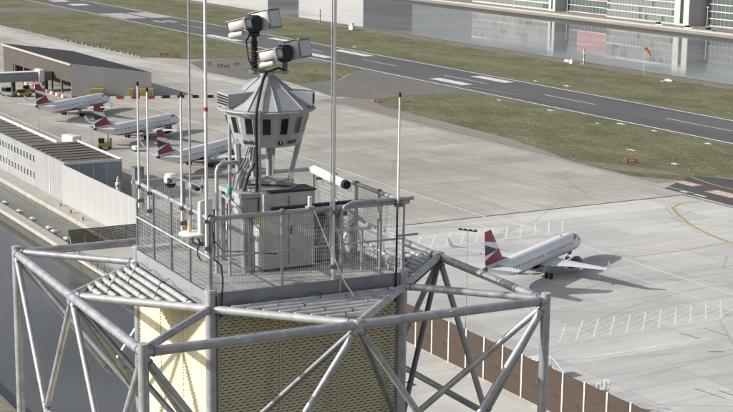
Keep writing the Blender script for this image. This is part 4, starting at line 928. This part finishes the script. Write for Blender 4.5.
# mobile stairs and equipment behind the barrier wall
def stairs(label, x, y, rz):
    t = thing('passenger_stairs', label, 'stairs', (x, y, .02), rz, 'mobile stairs behind the barrier')
    MB().bx(-2.2, 2.0, -.9, .9, .35, .7).build('chassis', M['white'], t)
    for s in (-1, 1): quadbox('stringer', [(-2.0, s*.8, .7), (1.2, s*.8, 2.7), (1.2, s*.8, 3.0), (-2.0, s*.8, 1.0)], .06, M['white'], t); MB().tube((-2.0, s*.82, 1.9), (1.2, s*.82, 4.0), .05, n=6).build('hand_rail', M['galv_light'], t); MB().tube((1.2, s*.82, 4.0), (2.0, s*.82, 4.0), .05, n=6).build('hand_rail', M['galv_light'], t)
    for k in range(9): MB().bx(-2.0 + k*.36, -1.66 + k*.36, -.78, .78, .78 + k*.23, .84 + k*.23).build('tread', M['galv'], t)
    MB().bx(1.2, 2.0, -.85, .85, 2.8, 2.9).build('platform', M['galv'], t)
    for x_ in (1.3, 1.9):
        for s in (-.7, .7): MB().bx(x_ - .05, x_ + .05, s - .05, s + .05, .7, 4.0).build('upright', M['white'], t)
    for x_ in (-1.6, 1.5):
        for s in (-1, 1): MB().lathe([(.1, -.1), (.34, -.09), (.34, .09), (.1, .1)], 12, Matrix.Translation((x_, s*.9, .34)) @ Matrix.Rotation(R(90), 4, 'X')).build('wheel', M['tyre'], t)
stairs('white mobile stairs peeking over the barrier, left set', -148.0, 111.2, R(188)); stairs('white mobile stairs peeking over the barrier, right set', -140.0, 111.0, R(12))
t = cart('ground_power_unit', 'pale green and white trailer behind the barrier left of the stairs', 'trailer', -153.0, 113.2, R(4), 4.4, 1.8, 2.4, 'white'); MB().bx(-2.1, 2.1, -.92, -.905, .9, 1.2).build('green_stripe', plain('pale_green', (.36, .5, .40), .5), t)
cart('ground_power_unit', 'low dark equipment cart behind the barrier at the right', 'trailer', -135.6, 111.6, R(2), 3.8, 1.7, 2.2, 'steel_grey')
tag(MB().bx(-.9, .9, -.35, .35, 0, .06).build('drain_cover', M['steel_grey']), 'small dark drain cover on the pale yard before the barrier', 'drain cover'); bpy.data.objects['drain_cover'].location = (-159, 97.0, .006)
MB().bx(-.75, .75, -.22, .22, .06, .075).build('grating', M['black'], bpy.data.objects['drain_cover'])
# airfield signs, markers, poles, windsock
def sign(label, x, y, L, mat, rz):
    t = thing('taxiway_sign', label, 'sign', (x, y, .03), rz, 'airfield signs'); MB().bx(-L/2, L/2, -.12, .12, .25, 1.15).build('face', M[mat], t)
    for s in (-1, 1): MB().bx(s*L*.35 - .06, s*L*.35 + .06, -.08, .08, 0, .25).build('leg', M['black'], t)
    MB().bx(-L*.2, L*.2, -.135, -.122, .55, .85).build('legend', M['marking'], t)
sign('orange sign on the grass edge by the pale apron, right', -279.5, 230.5, 3.0, 'orange', R(70)); sign('orange sign at the left corner of the middle grass', -400, 230.5, 2.4, 'orange', R(70)); sign('orange sign at far left before the dark taxiway', -556, 224.5, 3.6, 'orange', R(75)); sign('yellow sign next to the far left orange sign', -547, 225.5, 3.6, 'yellow', R(75))
for k, (x, y, c_) in enumerate(((-518, 226.5, 'yellow'), (-510, 227.5, 'orange'), (-506.5, 228.5, 'orange'), (-513, 235.5, 'yellow'))): sign(f"{['leftmost small yellow', 'left small orange', 'right small orange', 'rear small yellow'][k]} sign in the cluster beside the pan-tilt pole", x, y, 2.2, c_, R(75))
ed = MB().bx(-1.0, 1.0, -.28, .28, 0, .05).mesh('slab', M['marking_faint'])
for k, (x, y) in enumerate(((-336, 264.5), (-333, 270.2), (-318.5, 270), (-295, 268), (-295.4, 243.2), (-274.5, 239.3), (-428, 309), (-412, 310.5), (-410, 350), (-600, 310), (-560, 311), (-364, 268.5), (-390, 268))):
    t = thing('light_slab', ['pale concrete light slab set in the grass by the runway'][0], 'light slab', (x, y, .028), 0, 'concrete light slabs in the grass'); inst('slab', ed, t, (0, 0, 0), 0, (1.0 + .5*(k % 3 == 1), 1 + (k % 2), 1)); MB().lathe([(.12, .05), (.12, .2), (.05, .28)], 8).build('lamp', M['white'], t)
def bandpole(label, x, y, h, cols):
    t = thing('banded_pole', label, 'pole', (x, y, .03), 0, 'banded poles on the dock edge'); k = 5
    for i in range(k): MB().bx(-.2, .2, -.2, .2, h*i/k, h*(i+1)/k).build('band', M[cols[i % 2]], t)
    MB().bx(-.8, .8, -.8, .8, -.02, .2).build('foot', M['concrete_lt'], t)
bandpole('red and white banded pole at the dock edge near the windsock', -467, 359.5, 6.0, ('marking_red', 'marking')); bandpole('dark and pale banded pole on the far dock edge beside the masts', -683, 359.5, 6.4, ('steel_grey', 'concrete_lt'))
t = thing('windsock', 'orange windsock hanging on a thin pole at the dock edge', 'windsock', (-433, 360.5, 0)); MB().tube((0, 0, 0), (0, 0, 9.3), .07, .05, 8).build('pole', M['white'], t, 40)
MB().path([(0, 0, 9.2), (.3, .5, 8.8), (.75, 1.4, 7.6), (1.0, 2.0, 6.2)], [.62, .55, .42, .28], 12).build('sock', plain('windsock_orange', (.72, .24, .12), .6), t, 60); MB().lathe([(.63, -.04), (.63, .04)], 14, Matrix.Translation((0, 0, 9.22))).build('ring', M['black'], t)
t = thing('light_cluster', 'red and white approach light box on the grass by the dock', 'light box', (-476, 358.4, .03)); MB().bx(-1.4, 1.4, -.4, .4, 0, 1.0).build('box', M['marking_red'], t); MB().bx(-1.4, 1.4, -.42, -.402, .2, .8).build('panel', M['white'], t)
t = thing('light_cluster', 'white approach light cabinet left of the banded pole', 'light box', (-470.8, 356.5, .03)); MB().bevbox(-.9, .9, -.5, .5, 0, 1.2, .1).build('box', M['white'], t); MB().bx(-.3, .3, -.3, .3, 1.2, 1.7).build('lamp', M['white'], t)
t = thing('light_cluster', 'white equipment cabinet by the dock edge beside the thick mast', 'light box', (-636, 352, .03)); MB().bevbox(-1.8, 1.8, -1, 1, 0, 2.2, .15).build('box', M['white'], t); MB().bx(-.5, .5, -.5, .5, 2.2, 3.4).build('lamp', M['white'], t)
t = thing('survey_tripod', 'white tripod marker lying on the grass by the dock, right', 'marker', (-409.5, 352.5, .03)); MB().bx(-1.8, 1.8, -.5, .5, 0, .5).build('base', M['white'], t); MB().bx(-.4, .4, -.3, .3, .5, .9).build('head', M['galv_light'], t)
for i in range(14): 
    t = thing('edge_marker', 'small pale marker block in the row along the far grass edge', 'marker', (-632 + i*6.0, 211.0 + .22*i + rnd.uniform(-.4, .4), .03), 0, 'markers along the far grass edge'); MB().bx(-.35, .35, -.35, .35, 0, .7).build('block', M['concrete_lt'], t); MB().bx(-.2, .2, -.2, .2, .7, .95).build('lamp', M['galv_dark'], t)

# ------------------------------------------------------------------ buildings on the north quay
M['facade_white'] = plain('white_facade', (.46, .46, .45), .55, 0, .06, .2)
M['facade_glass'] = plain('facade_glass', (.095, .12, .118), .2, 0, .2, .15)
M['facade_glass_lt'] = plain('pale_facade_glass', (.19, .222, .218), .2, 0, .2, .15)
M['facade_glass_dk'] = plain('dark_facade_glass', (.035, .045, .05), .1, 0, .2, .15)
M['facade_red'] = plain('red_facade_panel', (.33, .17, .175), .5, 0, .1, .2)
def block(label, x0, x1, y, depth, floors, fh, bay, glass, slab, wall='facade_white', z0=.3, red=None):
    t = thing('office_building', label, 'building', ((x0+x1)/2, y, z0)); L = x1 - x0; h = floors*fh
    MB().bx(-L/2, L/2, .6, depth, 0, h).build('wall', M['facade_glass_dk'], t)
    MB().bx(-L/2 - .2, L/2 + .2, .1, depth + .2, h, h + 1.0).build('roof', M[wall], t)
    nb = max(1, int(round(L / bay))); bw_ = L / nb
    gm = MB().bx(-bw_/2 + .12, bw_/2 - .12, .42, .5, .75, fh - .12).mesh('pane', M[glass])
    gm2 = MB().bx(-bw_/2 + .12, bw_/2 - .12, .42, .5, .75, fh - .12).mesh('pane', M['facade_glass'])
    for f in range(floors):
        s_ = MB().bx(-L/2, L/2, 0, .7, f*fh, f*fh + slab).build('floor_band', M[wall], t)
        for b in range(nb):
            if red and red[0] <= x0 + (b+.5)*bw_ <= red[1] and f*fh >= red[2]-1: inst('red_panel', RP(bw_, fh), s_, (-L/2 + (b+.5)*bw_, 0, f*fh)); continue
            inst('pane', gm if rnd.random() < .8 else gm2, s_, (-L/2 + (b+.5)*bw_, 0, f*fh))
    for b in range(nb + 1): MB().bx(-L/2 + b*bw_ - .07, -L/2 + b*bw_ + .07, .2, .58, .0, h).build('mullion', M[wall], t)
    return t
_rp = {}
def RP(bw_, fh):
    if (bw_, fh) not in _rp: _rp[(bw_, fh)] = MB().bx(-bw_/2 + .1, bw_/2 - .1, .1, .5, .5, fh - .02).mesh('red_panel', M['facade_red'])
    return _rp[(bw_, fh)]
def pier(label, x0, x1, y0, y1, h):
    t = thing('stair_tower', label, 'building', ((x0+x1)/2, y0, .3)); L = x1-x0
    MB().bx(-L/2, L/2, 0, y1-y0, 0, h).build('wall', M['facade_white'], t); MB().bx(-L/2 - .1, L/2 + .1, -.1, y1-y0 + .1, h, h + .5).build('roof', M['concrete_lt'], t)
    MB().bx(-L*.1, L*.12, -.06, -.01, 1, h - 2).build('slot_window', M['facade_glass_dk'], t)
block('pale glazed office block farthest left on the far quay', -790, -711, 521, 25, 5, 3.6, 3.3, 'facade_glass_lt', .9)
pier('white stair tower right of the leftmost far office block', -710, -704, 520, 545, 20)
block('recessed grey glazed block with red panels on the far quay', -703, -661, 528, 22, 5, 3.6, 3.2, 'facade_glass', .5, red=(-694, -668, 6.5))
block('glazed office block with white floor bands in the middle of far quay', -660, -605, 522, 25, 5, 3.6, 2.6, 'facade_glass_lt', .7)
pier('broad white stair tower right of the middle far office block', -604, -593, 521, 548, 20.5)
block('dark glazed office block at the right end of far quay', -591, -515, 532, 25, 5, 3.6, 3.0, 'facade_glass', .6)
M['hall_dark'] = plain('dark_hall_cladding', (.03, .033, .036), .6, 0, .2, .1)
t = thing('quay_hall', 'dark hall with pale ribs between two white halls on far quay', 'building', (-1060, 526, .3)); MB().bx(-25, 25, 0, 40, 0, 25).build('wall', M['hall_dark'], t); MB().bx(-25.2, 25.2, -.3, 40.3, 25, 25.8).build('roof', M['galv'], t)
for k in range(9): MB().bx(-22 + k*5.4, -21.5 + k*5.4, -.15, -.01, .2, 24.8).build('rib', M['hall_dark'], t)
for x0, x1, lb in ((-1034, -935, 'plain white hall right of the dark hall on far quay'), (-1330, -1087, 'long plain white hall left of the dark hall on far quay')):
    t = thing('quay_hall', lb, 'building', ((x0+x1)/2, 526, .3)); L = x1-x0
    MB().bx(-L/2, L/2, 0, 40, 0, 27).build('wall', M['facade_white'], t); MB().bx(-L/2 - .3, L/2 + .3, -.3, 40.3, 27, 27.8).build('roof', M['galv'], t)
# promenade on the far quay: low white wall, posts, lamp poles
pw = thing('promenade_wall', 'long low white wall along the far quay promenade', 'wall', (0, 503, .3)); MB().bx(-1300, -300, 0, .5, 0, .9).build('wall', M['concrete_lt'], pw); MB().bx(-1300, -300, -.15, .65, .9, 1.0).build('coping', M['concrete_lt'], pw)
ground('promenade_path', XL, XR, 505, 512, .315, M['taxi']); ground('promenade_lawn', XL, XR, 494.5, 501, .31, M['apron_old'])
for k, (x, lb) in enumerate(((-684, 'left white lamp pole before the recessed far block'), (-592, 'white lamp pole before the broad stair tower'), (-571, 'right white lamp pole before the dark far block'), (-735, 'white lamp pole before the leftmost far block'))):
    t = thing('promenade_lamp', lb, 'lamp post', (x, 513.5, .3), 0, 'lamp poles on the far promenade'); MB().tube((0, 0, 0), (0, 0, 11), .16, .1, 8).build('pole', M['white'], t, 40); MB().bevbox(-.8, .8, -.3, .3, 11, 11.25, .08).build('lamp_head', M['white'], t)
for k, (x, c_, lb) in enumerate(((-600, 'white', 'white parked van on the far quay below the broad stair tower'), (-563, 'steel_grey', 'grey parked van on the far quay at the right'), (-578, 'white', 'white parked van on the far quay between lamp poles'))): cart('parked_van', lb, 'van', x, 508.5, 0, 5.2, 2, 2.2, c_, True, 'vans on the far quay')

t = tower_child_root('cable_tray', 'black cable tray running just behind the east guard rail', 'cable tray')
MB().bx(1.58, 1.66, -.65, 1.05, 1.50, 1.57).build('tray', M['black'], t)
for y in (-.5, .3, .95): MB().bx(1.66, 1.73, y - .02, y + .02, 1.47, 1.52).build('hook', M['galv'], t)
